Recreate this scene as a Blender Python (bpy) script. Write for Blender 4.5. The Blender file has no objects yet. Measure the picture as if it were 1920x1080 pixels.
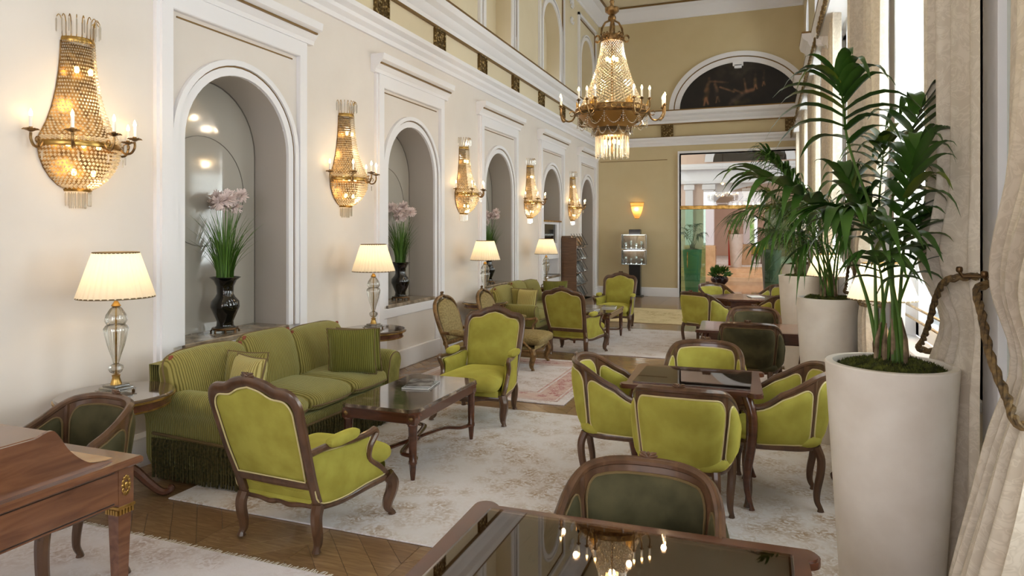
import bpy, math, random
from math import sin, cos, pi, radians as R
from mathutils import Vector, Matrix
random.seed(7)
COL = bpy.context.scene.collection

# ------------------------------------------------------------------ camera
F = 1265.0; TH = math.atan(476/1265.0); CS, SN = cos(TH), sin(TH)
cd = bpy.data.cameras.new('camera'); cam = bpy.data.objects.new('camera', cd); COL.objects.link(cam)
cam.location = (0, 0, 1.75); cam.rotation_euler = (R(90), 0, TH)
cd.sensor_width = 36; cd.lens = 36*F/1920; cd.shift_y = -(540-435)/1920.0
cd.clip_start = .05; cd.clip_end = 200
bpy.context.scene.camera = cam
# ------------------------------------------------------------------ world, lights, exposure
W = bpy.data.worlds.new('world'); bpy.context.scene.world = W; W.use_nodes = True
bg = W.node_tree.nodes['Background']; bg.inputs[0].default_value = (.93, .93, 1, 1); bg.inputs[1].default_value = 2.2
vs = bpy.context.scene.view_settings
vs.view_transform = 'Standard'; vs.look = 'None'; vs.gamma = 1; vs.use_curve_mapping = False; vs.exposure = 0.12
WINY = [4.6+3.12*k for k in range(-2, 5)]
def area(name, loc, rot, sx, sy, power, col):
    l = bpy.data.lights.new(name, 'AREA'); l.shape = 'RECTANGLE'; l.size = sx; l.size_y = sy; l.energy = power; l.color = col
    o = bpy.data.objects.new(name, l); COL.objects.link(o); o.location = loc; o.rotation_euler = rot
    return o
def point(name, loc, power, col=(1, .72, .42), r=.03):
    l = bpy.data.lights.new(name, 'POINT'); l.energy = power; l.color = col; l.shadow_soft_size = r
    o = bpy.data.objects.new(name, l); COL.objects.link(o); o.location = loc
    return o
for y in WINY:   # daylight through the tall windows and the upper windows
    area('daylight_and_fill', (1.5, y, 2.6), (0, R(90), 0), 3.2, 1.5, 132, (1, .955, .985))
    area('daylight_and_fill', (1.5, y, 6.1), (0, R(90), 0), 1.8, 1.3, 46, (1, .955, .985))

area('daylight_and_fill', (-1.75, -3.9, 2.6), (R(90), 0, 0), 3.4, 3.0, 95, (1, .96, .98))   # added fill light outside an invented opening behind the viewer

# ------------------------------------------------------------------ tagging helpers
def tag(o, label=None, cat=None, group=None, kind=None):
    if label: o['label'] = label
    if cat: o['category'] = cat
    if group: o['group'] = group
    if kind: o['kind'] = kind
    return o
def thing(name, label, cat, loc=(0, 0, 0), rz=0, group=None):
    o = bpy.data.objects.new(name, None); COL.objects.link(o); o.empty_display_size = .05
    o.location = loc; o.rotation_euler = (0, 0, rz)
    return tag(o, label, cat, group)
def structure(name, loc=(0, 0, 0), rz=0):
    o = bpy.data.objects.new(name, None); COL.objects.link(o); o.location = loc; o.rotation_euler = (0, 0, rz)
    o['kind'] = 'structure'; return o
KIDS = {}
def dup(root, loc, rz, label=None, group=None):
    def cp(o, par):
        c = o.copy(); COL.objects.link(c); c.parent = par
        for ch in KIDS.get(o.name, []): KIDS.setdefault(c.name, []).append(cp(ch, c))
        return c
    r = cp(root, None); r.location = loc; r.rotation_euler = (0, 0, rz)
    if label: r['label'] = label
    if group: r['group'] = group
    return r
def swapmat(root, m):
    for ch in KIDS.get(root.name, []):
        nm = ch.material_slots[0].material.name if ch.type == 'MESH' and ch.material_slots else None
        if nm in m:
            ch.material_slots[0].link = 'OBJECT'; ch.material_slots[0].material = m[nm]
        swapmat(ch, m)

# ------------------------------------------------------------------ mesh builder
def V(*a): return Vector(a)
class MB:
    def __init__(s): s.v = []; s.f = []
    def add(s, vs, fs, M=None):
        b = len(s.v)
        s.v += [tuple(M @ Vector(p)) if M else tuple(p) for p in vs]
        s.f += [tuple(i+b for i in f) for f in fs]; return s
    def box(s, x0, x1, y0, y1, z0, z1, M=None):
        v = [(x, y, z) for z in (z0, z1) for y in (y0, y1) for x in (x0, x1)]
        return s.add(v, [(0, 2, 3, 1), (4, 5, 7, 6), (0, 1, 5, 4), (2, 6, 7, 3), (0, 4, 6, 2), (1, 3, 7, 5)], M)
    def bbox(s, x0, x1, y0, y1, z0, z1, b=.01, M=None):   # chamfered upper and lower edges
        def ring(z, i): return [(x0+i, y0+i, z), (x1-i, y0+i, z), (x1-i, y1-i, z), (x0+i, y1-i, z)]
        v = ring(z0, b)+ring(z0+b, 0)+ring(z1-b, 0)+ring(z1, b)
        f = [(3, 2, 1, 0), (12, 13, 14, 15)]
        for k in range(3):
            for i in range(4): j = (i+1) % 4; f.append((4*k+i, 4*k+j, 4*k+4+j, 4*k+4+i))
        return s.add(v, f, M)
    def lathe(s, prof, n=24, c=(0, 0, 0), a0=0, a1=2*pi, flute=0, nf=12, M=None):
        full = abs(a1-a0-2*pi) < 1e-6; m = n if full else n+1
        v = []
        for (r, z) in prof:
            for i in range(m):
                a = a0+(a1-a0)*i/n; rr = r*(1+flute*cos(nf*a))
                v.append((c[0]+rr*cos(a), c[1]+rr*sin(a), c[2]+z))
        f = []
        for k in range(len(prof)-1):
            for i in range(n):
                j = (i+1) % m; f.append((k*m+i, k*m+j, (k+1)*m+j, (k+1)*m+i))
        if full:
            if prof[0][0] > 1e-5: f.append(tuple(range(m))[::-1])
            if prof[-1][0] > 1e-5: f.append(tuple((len(prof)-1)*m+i for i in range(m)))
        return s.add(v, f, M)
    def tube(s, pts, r, n=8, closed=False, up=None, rb=None, M=None, cap=True):
        P = [Vector(p) for p in pts]; N = len(P)
        rr = r if isinstance(r, (list, tuple)) else [r]*N
        rbb = rb if isinstance(rb, (list, tuple)) else ([rb]*N if rb else rr)
        v = []; prev = None
        for i in range(N):
            a = P[(i-1) % N] if (closed or i > 0) else P[0]; b = P[(i+1) % N] if (closed or i < N-1) else P[-1]
            t = (b-a); t = t.normalized() if t.length > 1e-9 else Vector((0, 0, 1))
            if up is not None: u = Vector(up); u = u-t*u.dot(t)
            elif prev is None: u = Vector((0, 0, 1)) if abs(t.z) < .9 else Vector((1, 0, 0)); u = u-t*u.dot(t)
            else: u = prev-t*prev.dot(t)
            if u.length < 1e-6: u = t.orthogonal()
            u.normalize(); prev = u; w = t.cross(u)
            for k in range(n):
                an = 2*pi*(k+.5)/n
                v.append(tuple(P[i]+u*(rr[i]*cos(an))+w*(rbb[i]*sin(an))))
        f = []
        for i in range(N if closed else N-1):
            j = (i+1) % N
            for k in range(n):
                l = (k+1) % n; f.append((i*n+k, i*n+l, j*n+l, j*n+k))
        if not closed and cap: f.append(tuple(range(n))[::-1]); f.append(tuple((N-1)*n+k for k in range(n)))
        return s.add(v, f, M)
    def puff(s, outline, fn, h=.03, rings=5, p=4, back=True):
        # outline: closed 2D loop (star shaped), fn(a,b,height)->xyz ; bulges by h in the middle
        n = len(outline); cx = sum(a for a, b in outline)/n; cy = sum(b for a, b in outline)/n
        v = []
        if back: v += [fn(a, b, 0) for a, b in outline]
        rs = [1, .97, .9, .75, .5, .25][:rings+1]
        for r in rs:
            hh = h*(1-r**p)**.6 if r < 1 else (h*.0)
            v += [fn(cx+(a-cx)*r, cy+(b-cy)*r, hh) for a, b in outline]
        v.append(fn(cx, cy, h)); f = []
        o = n if back else 0
        for k in range(len(rs)-1):
            for i in range(n):
                j = (i+1) % n; f.append((o+k*n+i, o+k*n+j, o+(k+1)*n+j, o+(k+1)*n+i))
        b = o+(len(rs)-1)*n
        for i in range(n): f.append((b+i, b+(i+1) % n, b+n))
        return s.add(v, f)
    def rbox(s, c, size, e=.35, n=10, M=None, sag=0):  # soft cushion: superellipsoid
        v = []; f = []; nu, nv = n*2+4, n+2
        def sg(x, q): return math.copysign(abs(x)**q, x)
        for i in range(nv+1):
            ph = -pi/2+pi*i/nv
            for j in range(nu):
                th = 2*pi*j/nu
                x = sg(cos(ph), .55)*sg(cos(th), e); y = sg(cos(ph), .55)*sg(sin(th), e); z = sg(sin(ph), .75)
                v.append((c[0]+size[0]/2*x, c[1]+size[1]/2*y, c[2]+size[2]/2*z))
        for i in range(nv):
            for j in range(nu):
                k = (j+1) % nu; f.append((i*nu+j, i*nu+k, (i+1)*nu+k, (i+1)*nu+j))
        return s.add(v, f, M)
    def grid(s, nu, nv, fn, M=None):
        v = [fn(i/nu, j/nv) for j in range(nv+1) for i in range(nu+1)]
        f = [(j*(nu+1)+i, j*(nu+1)+i+1, (j+1)*(nu+1)+i+1, (j+1)*(nu+1)+i) for j in range(nv) for i in range(nu)]
        return s.add(v, f, M)
    def prism(s, poly, fn, t0, t1):   # poly 2D (any simple, convex-ish or ngon), fn(a,b,t)->xyz
        n = len(poly); v = [fn(a, b, t0) for a, b in poly]+[fn(a, b, t1) for a, b in poly]
        f = [tuple(range(n))[::-1], tuple(range(n, 2*n))]+[(i, (i+1) % n, n+(i+1) % n, n+i) for i in range(n)]
        return s.add(v, f)
    def bead(s, p, r, rz=None):
        x, y, z = p; q = rz or r
        return s.add([(x+r, y, z), (x, y+r, z), (x-r, y, z), (x, y-r, z), (x, y, z+q), (x, y, z-q)],
                     [(0, 1, 4), (1, 2, 4), (2, 3, 4), (3, 0, 4), (1, 0, 5), (2, 1, 5), (3, 2, 5), (0, 3, 5)])
    def obj(s, name, mat, parent=None, smooth=True, angle=40, label=None, cat=None, kind=None, loc=None, rot=None):
        me = bpy.data.meshes.new(name); me.from_pydata(s.v, [], s.f); me.materials.append(mat)
        if smooth:
            me.polygons.foreach_set('use_smooth', [True]*len(me.polygons)); me.set_sharp_from_angle(angle=R(angle))
        o = bpy.data.objects.new(name, me); COL.objects.link(o)
        if parent: o.parent = parent; KIDS.setdefault(parent.name, []).append(o)
        if loc: o.location = loc
        if rot: o.rotation_euler = rot
        tag(o, label, cat, None, kind)
        return o
def inst(src, name, parent, loc=None, rot=None, scale=None):   # another object sharing the mesh
    o = bpy.data.objects.new(name, src.data); COL.objects.link(o)
    if parent: o.parent = parent; KIDS.setdefault(parent.name, []).append(o)
    if loc: o.location = loc
    if rot: o.rotation_euler = rot
    if scale: o.scale = scale
    return o
def catmull(P, n=6, closed=False):
    P = [Vector(p) for p in P]; N = len(P); out = []
    rng = range(N if closed else N-1)
    for i in rng:
        p0 = P[(i-1) % N] if (closed or i > 0) else P[0]*2-P[1]
        p1 = P[i]; p2 = P[(i+1) % N]; p3 = P[(i+2) % N] if (closed or i+2 < N) else P[-1]*2-P[-2]
        for k in range(n):
            t = k/n; out.append(.5*((2*p1)+(p2-p0)*t+(2*p0-5*p1+4*p2-p3)*t*t+(3*p1-p0-3*p2+p3)*t**3))
    if not closed: out.append(P[-1])
    return out
def lerp(a, b, t): return a+(b-a)*t
def sst(t): t = max(0, min(1, t)); return t*t*(3-2*t)

# ------------------------------------------------------------------ materials
def L(c): # sRGB 0-255 -> linear
    return tuple(((x/255+.055)/1.055)**2.4 if x > 10 else x/255/12.92 for x in c)+(1,)
def mat(name, col, rough=.5, metal=0, trans=0, ior=1.45, spec=.5, sheen=0, coat=0, emit=None, es=0, alpha=1, **k):
    m = bpy.data.materials.new(name); m.use_nodes = True; b = m.node_tree.nodes['Principled BSDF']
    b.inputs['Base Color'].default_value = L(col); b.inputs['Roughness'].default_value = rough
    b.inputs['Metallic'].default_value = metal; b.inputs['Transmission Weight'].default_value = trans
    b.inputs['IOR'].default_value = ior; b.inputs['Specular IOR Level'].default_value = spec
    b.inputs['Sheen Weight'].default_value = sheen; b.inputs['Coat Weight'].default_value = coat; b.inputs['Alpha'].default_value = alpha
    b.inputs['Coat Roughness'].default_value = .08
    if sheen: b.inputs['Sheen Roughness'].default_value = .35; b.inputs['Sheen Tint'].default_value = (.9, .95, .6, 1)
    if emit: b.inputs['Emission Color'].default_value = L(emit); b.inputs['Emission Strength'].default_value = es
    return m
def N(m, t, **kw):
    n = m.node_tree.nodes.new(t)
    for k, v in kw.items():
        if k in n.inputs: n.inputs[k].default_value = v
        else: setattr(n, k, v)
    return n
def lk(m, a, b): m.node_tree.links.new(a, b)
def coords(m, scale=(1, 1, 1), kind='Object', rot=(0, 0, 0)):
    t = N(m, 'ShaderNodeTexCoord'); mp = N(m, 'ShaderNodeMapping'); mp.inputs['Scale'].default_value = scale; mp.inputs['Rotation'].default_value = rot
    lk(m, t.outputs[kind], mp.inputs[0]); return mp.outputs[0]
def ramp(m, fac, stops):
    r = N(m, 'ShaderNodeValToRGB'); e = r.color_ramp.elements
    while len(e) < len(stops): e.new(.5)
    for i, (p, c) in enumerate(stops): e[i].position = p; e[i].color = L(c)
    lk(m, fac, r.inputs[0]); return r.outputs[0]
def bsdf(m): return m.node_tree.nodes['Principled BSDF']
def bump(m, h, st=.3, dist=.01):
    b = N(m, 'ShaderNodeBump'); b.inputs['Strength'].default_value = st; b.inputs['Distance'].default_value = dist
    lk(m, h, b.inputs['Height']); lk(m, b.outputs[0], bsdf(m).inputs['Normal'])
def noisy(name, c0, c1, scale=3, rough=.5, detail=6, sc=(1, 1, 1), bs=0, lo=.35, hi=.65, **k):
    m = mat(name, c0, rough, **k); n = N(m, 'ShaderNodeTexNoise'); n.inputs['Scale'].default_value = scale; n.inputs['Detail'].default_value = detail
    lk(m, coords(m, sc), n.inputs['Vector']); lk(m, ramp(m, n.outputs[0], [(lo, c0), (hi, c1)]), bsdf(m).inputs['Base Color'])
    if bs: bump(m, n.outputs[0], bs, .004)
    return m
M = {}
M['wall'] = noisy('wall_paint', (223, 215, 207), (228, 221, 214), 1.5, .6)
M['trim'] = mat('white_trim', (238, 237, 240), .45)
M['trimgold'] = mat('gilt_line', (132, 104, 62), .4, .5)
M['tan'] = noisy('tan_paint', (205, 187, 146), (211, 194, 155), 1.2, .6)
M['upper'] = noisy('upper_paint', (221, 208, 178), (226, 214, 186), 1.2, .6)
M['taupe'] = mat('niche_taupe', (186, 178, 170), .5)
M['pinkstone'] = noisy('pink_wall', (218, 188, 170), (226, 198, 180), 1, .6)
M['mirror'] = mat('niche_glass', (176, 170, 160), .06, coat=.6, spec=.9)
M['palegreen'] = mat('pale_green_mirror', (196, 204, 192), .12, coat=.5)
M['etch'] = mat('etched_ring', (112, 106, 98), .6)
M['stone'] = noisy('sill_stone', (170, 156, 138), (120, 106, 90), 9, .2)
M['dark'] = mat('black_plastic', (24, 22, 20), .35)
M['screen'] = mat('dark_screen', (22, 20, 22), .08)
M['black'] = mat('black_porcelain', (10, 10, 11), .08, coat=1)
M['bronze'] = mat('dark_bronze', (96, 72, 46), .35, .8)
M['brass'] = noisy('brass', (196, 158, 88), (140, 108, 56), 14, .28, metal=.9)
M['oldbrass'] = noisy('aged_brass', (160, 128, 84), (96, 74, 48), 22, .35, metal=.85)
M['chrome'] = mat('chrome', (210, 210, 205), .15, 1)
M['glass'] = mat('clear_glass', (252, 252, 250), .02, trans=1, ior=1.45)
def thinglass(name, tint, refl=.12, rough=.02):
    m = bpy.data.materials.new(name); m.use_nodes = True; nt = m.node_tree; nt.nodes.remove(nt.nodes['Principled BSDF'])
    o = nt.nodes['Material Output']; t = N(m, 'ShaderNodeBsdfTransparent'); t.inputs[0].default_value = L(tint)
    g = N(m, 'ShaderNodeBsdfGlossy'); g.inputs['Roughness'].default_value = rough
    lw = N(m, 'ShaderNodeLayerWeight'); lw.inputs[0].default_value = .25
    mp = N(m, 'ShaderNodeMapRange'); mp.inputs['To Min'].default_value = refl; mp.inputs['To Max'].default_value = .8
    mx = N(m, 'ShaderNodeMixShader'); lk(m, lw.outputs['Fresnel'], mp.inputs[0]); lk(m, mp.outputs[0], mx.inputs[0])
    lk(m, t.outputs[0], mx.inputs[1]); lk(m, g.outputs[0], mx.inputs[2]); lk(m, mx.outputs[0], o.inputs[0]); return m
M['pane'] = thinglass('pane_glass', (244, 250, 248), .06)
M['greenpane'] = thinglass('green_pane_glass', (206, 234, 216), .08)
def crystal(name, tint, ft, fg):
    m = bpy.data.materials.new(name); m.use_nodes = True; nt = m.node_tree; nt.nodes.remove(nt.nodes['Principled BSDF']); o = nt.nodes['Material Output']
    t = N(m, 'ShaderNodeBsdfTransparent'); t.inputs[0].default_value = (1, .97, .9, 1); d = N(m, 'ShaderNodeBsdfTranslucent'); d.inputs[0].default_value = L(tint); g = N(m, 'ShaderNodeBsdfGlossy'); g.inputs['Roughness'].default_value = .06
    a = N(m, 'ShaderNodeMixShader'); b = N(m, 'ShaderNodeMixShader'); a.inputs[0].default_value = ft; b.inputs[0].default_value = fg
    lk(m, d.outputs[0], a.inputs[1]); lk(m, t.outputs[0], a.inputs[2]); lk(m, a.outputs[0], b.inputs[1]); lk(m, g.outputs[0], b.inputs[2]); lk(m, b.outputs[0], o.inputs[0]); return m
M['crystal'] = crystal('crystal', (255, 250, 236), .45, .35)
M['drop'] = crystal('crystal_drop', (252, 250, 244), .5, .3)
M['lampglass'] = thinglass('lamp_glass', (236, 234, 228), .14, .04)
M['bulb'] = mat('bulb_glow', (255, 240, 210), .3, emit=(255, 214, 140), es=22)
M['candle'] = mat('candle_tube', (242, 238, 228), .4)
M['whitetrans'] = mat('sheer', (250, 250, 250), .8)
def translucent(name, col, tf=.6, glow=0, stripes=0):
    m = bpy.data.materials.new(name); m.use_nodes = True; nt = m.node_tree; nt.nodes.remove(nt.nodes['Principled BSDF'])
    o = nt.nodes['Material Output']; d = N(m, 'ShaderNodeBsdfDiffuse'); t = N(m, 'ShaderNodeBsdfTranslucent'); mx = N(m, 'ShaderNodeMixShader')
    d.inputs[0].default_value = L(col); t.inputs[0].default_value = L(col); mx.inputs[0].default_value = tf
    lk(m, d.outputs[0], mx.inputs[1]); lk(m, t.outputs[0], mx.inputs[2]); lk(m, mx.outputs[0], o.inputs[0]); return m
M['shade'] = translucent('pleated_shade', (250, 240, 220), .5)
M['sheer'] = translucent('sheer_curtain', (252, 252, 250), .75)
def wood(name, c0, c1, rough=.28, sc=(2, 30, 30), coat=.4, scale=1.6):
    m = mat(name, c0, rough, coat=coat); n = N(m, 'ShaderNodeTexNoise'); n.inputs['Scale'].default_value = scale; n.inputs['Detail'].default_value = 7; n.inputs['Distortion'].default_value = .8
    lk(m, coords(m, sc), n.inputs['Vector']); lk(m, ramp(m, n.outputs[0], [(.3, c0), (.7, c1)]), bsdf(m).inputs['Base Color']); bump(m, n.outputs[0], .06, .002); return m
M['walnut'] = wood('walnut', (102, 72, 50), (68, 46, 31), .3, (8, 8, 3))
M['mahog'] = wood('mahogany', (98, 58, 40), (74, 42, 28), .25, (2, 14, 14), .5)
M['desk'] = wood('desk_wood', (124, 82, 56), (90, 56, 38), .25, (14, 2, 14), .5)
M['deskin'] = mat('desk_inlay', (48, 30, 22), .3)
M['tabletop'] = mat('smoked_glass', (112, 92, 76), .05, coat=1, spec=.7)
M['gilt'] = noisy('gilt_wood', (146, 114, 70), (92, 66, 40), 20, .35, metal=.4)
def velvet(name, c, dark):
    m = mat(name, c, .75, sheen=.7, spec=.15); n = N(m, 'ShaderNodeTexNoise'); n.inputs['Scale'].default_value = 7; n.inputs['Detail'].default_value = 8
    lk(m, coords(m), n.inputs['Vector']); lk(m, ramp(m, n.outputs[0], [(.35, dark), (.65, c)]), bsdf(m).inputs['Base Color']); bump(m, n.outputs[0], .15, .004)
    bsdf(m).inputs['Sheen Tint'].default_value = L(tuple(min(255, int(x*1.25+8)) for x in c)); return m
M['lime'] = velvet('lime_velvet', (172, 166, 76), (154, 146, 62))
M['dgreen'] = velvet('dark_velvet', (84, 78, 54), (56, 54, 36))
M['piping'] = mat('pale_gimp', (206, 192, 140), .6)
M['dpiping'] = mat('brown_gimp', (110, 90, 56), .6)
def cord(name, ax, c0, c1, per=.022):
    m = mat(name, c0, .8, sheen=.6, spec=.1); w = N(m, 'ShaderNodeTexWave'); w.wave_type = 'BANDS'; w.bands_direction = ax; w.wave_profile = 'SIN'
    w.inputs['Scale'].default_value = 1/per/3.1416/1*1.0; w.inputs['Distortion'].default_value = .6; w.inputs['Detail'].default_value = 2; w.inputs['Detail Scale'].default_value = .6
    lk(m, coords(m), w.inputs['Vector']); lk(m, ramp(m, w.outputs[1], [(.12, c1), (.45, c0)]), bsdf(m).inputs['Base Color']); bump(m, w.outputs[1], .6, .008)
    bsdf(m).inputs['Sheen Tint'].default_value = (.8, .85, .5, 1); return m
M['cordx'] = cord('corduroy', 'X', (152, 142, 82), (108, 100, 50), .018)
M['cordy'] = cord('corduroy_side', 'Y', (152, 144, 82), (104, 98, 48), .017)
M['cordd'] = cord('corduroy_cushion', 'X', (122, 120, 58), (90, 88, 38), .016)
M['cordl'] = cord('corduroy_pale_cushion', 'X', (196, 184, 120), (140, 126, 72), .018)
M['fringe'] = noisy('fringe', (58, 56, 28), (92, 84, 46), 60, .8)
M['pattern'] = noisy('brocade', (132, 114, 70), (152, 134, 88), 46, .7, 3, lo=.45, hi=.55)
def marble():
    m = mat('dark_marble', (98, 80, 66), .07, coat=1); n = N(m, 'ShaderNodeTexNoise'); n.inputs['Scale'].default_value = 6; n.inputs['Detail'].default_value = 12; n.inputs['Distortion'].default_value = 1.5
    lk(m, coords(m), n.inputs['Vector']); lk(m, ramp(m, n.outputs[0], [(.3, (52, 42, 36)), (.5, (92, 76, 62)), (.6, (112, 94, 78)), (.66, (160, 142, 120)), (.7, (98, 82, 66))]), bsdf(m).inputs['Base Color']); return m
M['marble'] = marble()
M['planter'] = noisy('planter_concrete', (238, 231, 221), (226, 217, 205), 5, .6, 8, bs=.15)
M['moss'] = noisy('moss', (92, 98, 34), (40, 44, 16), 30, .95, 6, bs=.8)
M['leaf'] = noisy('palm_leaf', (66, 104, 34), (42, 76, 24), 5, .38, sc=(1, 1, 1))
bsdf(M['leaf']).inputs['Transmission Weight'].default_value = 0
M['leafy'] = noisy('palm_leaf_yellow', (112, 124, 34), (70, 92, 28), 5, .4)
M['stem'] = noisy('palm_stem', (84, 116, 46), (66, 96, 36), 8, .4)
M['husk'] = noisy('palm_husk', (150, 128, 100), (90, 74, 54), 20, .8)
M['grass'] = mat('grass_blade', (82, 118, 44), .5)
M['flower'] = mat('pink_plume', (238, 220, 216), .8)
M['rope'] = noisy('tassel_rope', (62, 48, 32), (120, 96, 58), 60, .7)
M['pages'] = mat('brochure_cover', (70, 72, 74), .3)
M['redshirt'] = mat('red_panel', (190, 60, 44), .6)
M['paper'] = mat('paper', (226, 224, 220), .5)
M['rack'] = wood('rack_wood', (120, 86, 60), (88, 62, 42), .5)
M['silver'] = mat('silver', (225, 225, 228), .18, 1)
M['ledlight'] = mat('display_light', (255, 255, 255), .5, emit=(255, 255, 255), es=9)
def plankmat():
    m = mat('oak_plank', (150, 118, 82), .26, coat=.25); n = N(m, 'ShaderNodeTexNoise'); n.inputs['Scale'].default_value = 2.2; n.inputs['Detail'].default_value = 8; n.inputs['Distortion'].default_value = 1.2
    g = N(m, 'ShaderNodeNewGeometry'); oi = N(m, 'ShaderNodeObjectInfo')
    lk(m, coords(m, (2.5, 26, 1)), n.inputs['Vector'])
    mx = N(m, 'ShaderNodeMath', operation='ADD'); m2 = N(m, 'ShaderNodeMath', operation='MULTIPLY_ADD'); m2.inputs[1].default_value = .35; m2.inputs[2].default_value = -.17
    lk(m, g.outputs['Random Per Island'], m2.inputs[0]); lk(m, n.outputs[0], mx.inputs[0]); lk(m, m2.outputs[0], mx.inputs[1])
    m3 = N(m, 'ShaderNodeMath', operation='MULTIPLY_ADD'); m3.inputs[1].default_value = .3; m3.inputs[2].default_value = -.15; lk(m, oi.outputs['Random'], m3.inputs[0])
    m4 = N(m, 'ShaderNodeMath', operation='ADD'); lk(m, mx.outputs[0], m4.inputs[0]); lk(m, m3.outputs[0], m4.inputs[1])
    lk(m, ramp(m, m4.outputs[0], [(.1, (108, 82, 58)), (.5, (136, 106, 76)), (.9, (164, 134, 98))]), bsdf(m).inputs['Base Color']); bump(m, n.outputs[0], .05, .001); return m
M['plank'] = plankmat()
def rugmat(name, base, motif, sc=3.2, border=None):
    m = mat(name, base, .95, sheen=.2, spec=.1); co = coords(m)
    v = N(m, 'ShaderNodeTexVoronoi'); v.inputs['Scale'].default_value = sc; lk(m, co, v.inputs['Vector'])
    n = N(m, 'ShaderNodeTexNoise'); n.inputs['Scale'].default_value = sc*4; n.inputs['Detail'].default_value = 9; n.inputs['Distortion'].default_value = 1.6; lk(m, co, n.inputs['Vector'])
    n2 = N(m, 'ShaderNodeTexNoise'); n2.inputs['Scale'].default_value = 1.6; n2.inputs['Detail'].default_value = 5; lk(m, co, n2.inputs['Vector'])
    r1 = ramp(m, n.outputs[0], [(.4, base), (.5, tuple(int(b*.5+q*.5) for b, q in zip(base, motif))), (.62, motif)])
    r2 = ramp(m, v.outputs[0], [(.3, (255, 255, 255)), (.75, (90, 90, 90))])
    mx = N(m, 'ShaderNodeMix', data_type='RGBA'); ml = N(m, 'ShaderNodeMath', operation='MULTIPLY'); lk(m, r2, ml.inputs[0])
    rw = ramp(m, n2.outputs[0], [(.32, (110, 110, 110)), (.55, (255, 255, 255))]); lk(m, rw, ml.inputs[1])
    lk(m, ml.outputs[0], mx.inputs[0]); mx.inputs[6].default_value = L(base); lk(m, r1, mx.inputs[7])
    wv = N(m, 'ShaderNodeTexNoise'); wv.inputs['Scale'].default_value = 90; wv.inputs['Detail'].default_value = 2; lk(m, co, wv.inputs['Vector'])
    lk(m, mx.outputs[2], bsdf(m).inputs['Base Color']); bump(m, wv.outputs[0], .3, .003); return m
M['rug'] = rugmat('pale_rug', (226, 223, 226), (176, 154, 134), 6)
M['rug2'] = rugmat('pale_rug_rose', (226, 220, 225), (186, 166, 162), 6)
M['rugborder'] = rugmat('rose_border', (212, 190, 186), (156, 64, 74), 9)
M['ruggold'] = rugmat('gold_rug', (212, 192, 150), (160, 132, 88), 3)
M['rugedge'] = mat('rug_fringe', (226, 220, 210), .95)
def drapemat():
    m = mat('damask_drape', (206, 194, 176), .6, sheen=.3); co = coords(m, (1, 1, 1))
    n = N(m, 'ShaderNodeTexNoise'); n.inputs['Scale'].default_value = 9; n.inputs['Detail'].default_value = 1; n.inputs['Distortion'].default_value = 3.5; lk(m, co, n.inputs['Vector'])
    lk(m, ramp(m, n.outputs[0], [(.44, (198, 186, 168)), (.48, (214, 203, 186)), (.52, (198, 186, 168)), (.6, (212, 201, 184))]), bsdf(m).inputs['Base Color']); bump(m, n.outputs[0], .3, .004)
    b = bsdf(m); nt = m.node_tree; t = N(m, 'ShaderNodeBsdfTranslucent'); t.inputs[0].default_value = L((224, 200, 160)); mx = N(m, 'ShaderNodeMixShader'); mx.inputs[0].default_value = .12
    o = nt.nodes['Material Output']; lk(m, b.outputs[0], mx.inputs[1]); lk(m, t.outputs[0], mx.inputs[2]); lk(m, mx.outputs[0], o.inputs[0]); return m
M['drape'] = drapemat()
def chessmat():
    m = mat('inlaid_chessboard', (120, 84, 58), .12, coat=1); c = N(m, 'ShaderNodeTexChecker'); c.inputs['Scale'].default_value = 1/.05
    c.inputs['Color1'].default_value = L((142, 104, 74)); c.inputs['Color2'].default_value = L((104, 68, 46))
    lk(m, coords(m), c.inputs['Vector']); lk(m, c.outputs[0], bsdf(m).inputs['Base Color']); return m
M['chess'] = chessmat()
def plaquemat():
    m = mat('gilt_plaque', (130, 104, 56), .45, .4); v = N(m, 'ShaderNodeTexVoronoi'); v.inputs['Scale'].default_value = 22; lk(m, coords(m), v.inputs['Vector'])
    lk(m, ramp(m, v.outputs[0], [(.15, (196, 172, 120)), (.45, (98, 76, 38))]), bsdf(m).inputs['Base Color']); bump(m, v.outputs[0], .8, .01); return m
M['plaque'] = plaquemat()
M['farfloor'] = noisy('brown_marble_floor', (122, 84, 66), (88, 60, 48), 3, .05, 8, coat=.6)
M['beigestone'] = noisy('beige_marble', (222, 186, 142), (206, 166, 124), 4, .25)
M['greenpot'] = mat('green_planter', (128, 176, 146), .35)
M['greypot'] = mat('grey_planter', (126, 132, 122), .4)
M['garden'] = noisy('garden_green', (110, 190, 60), (220, 240, 210), 4, .9, emit=None)
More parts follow.
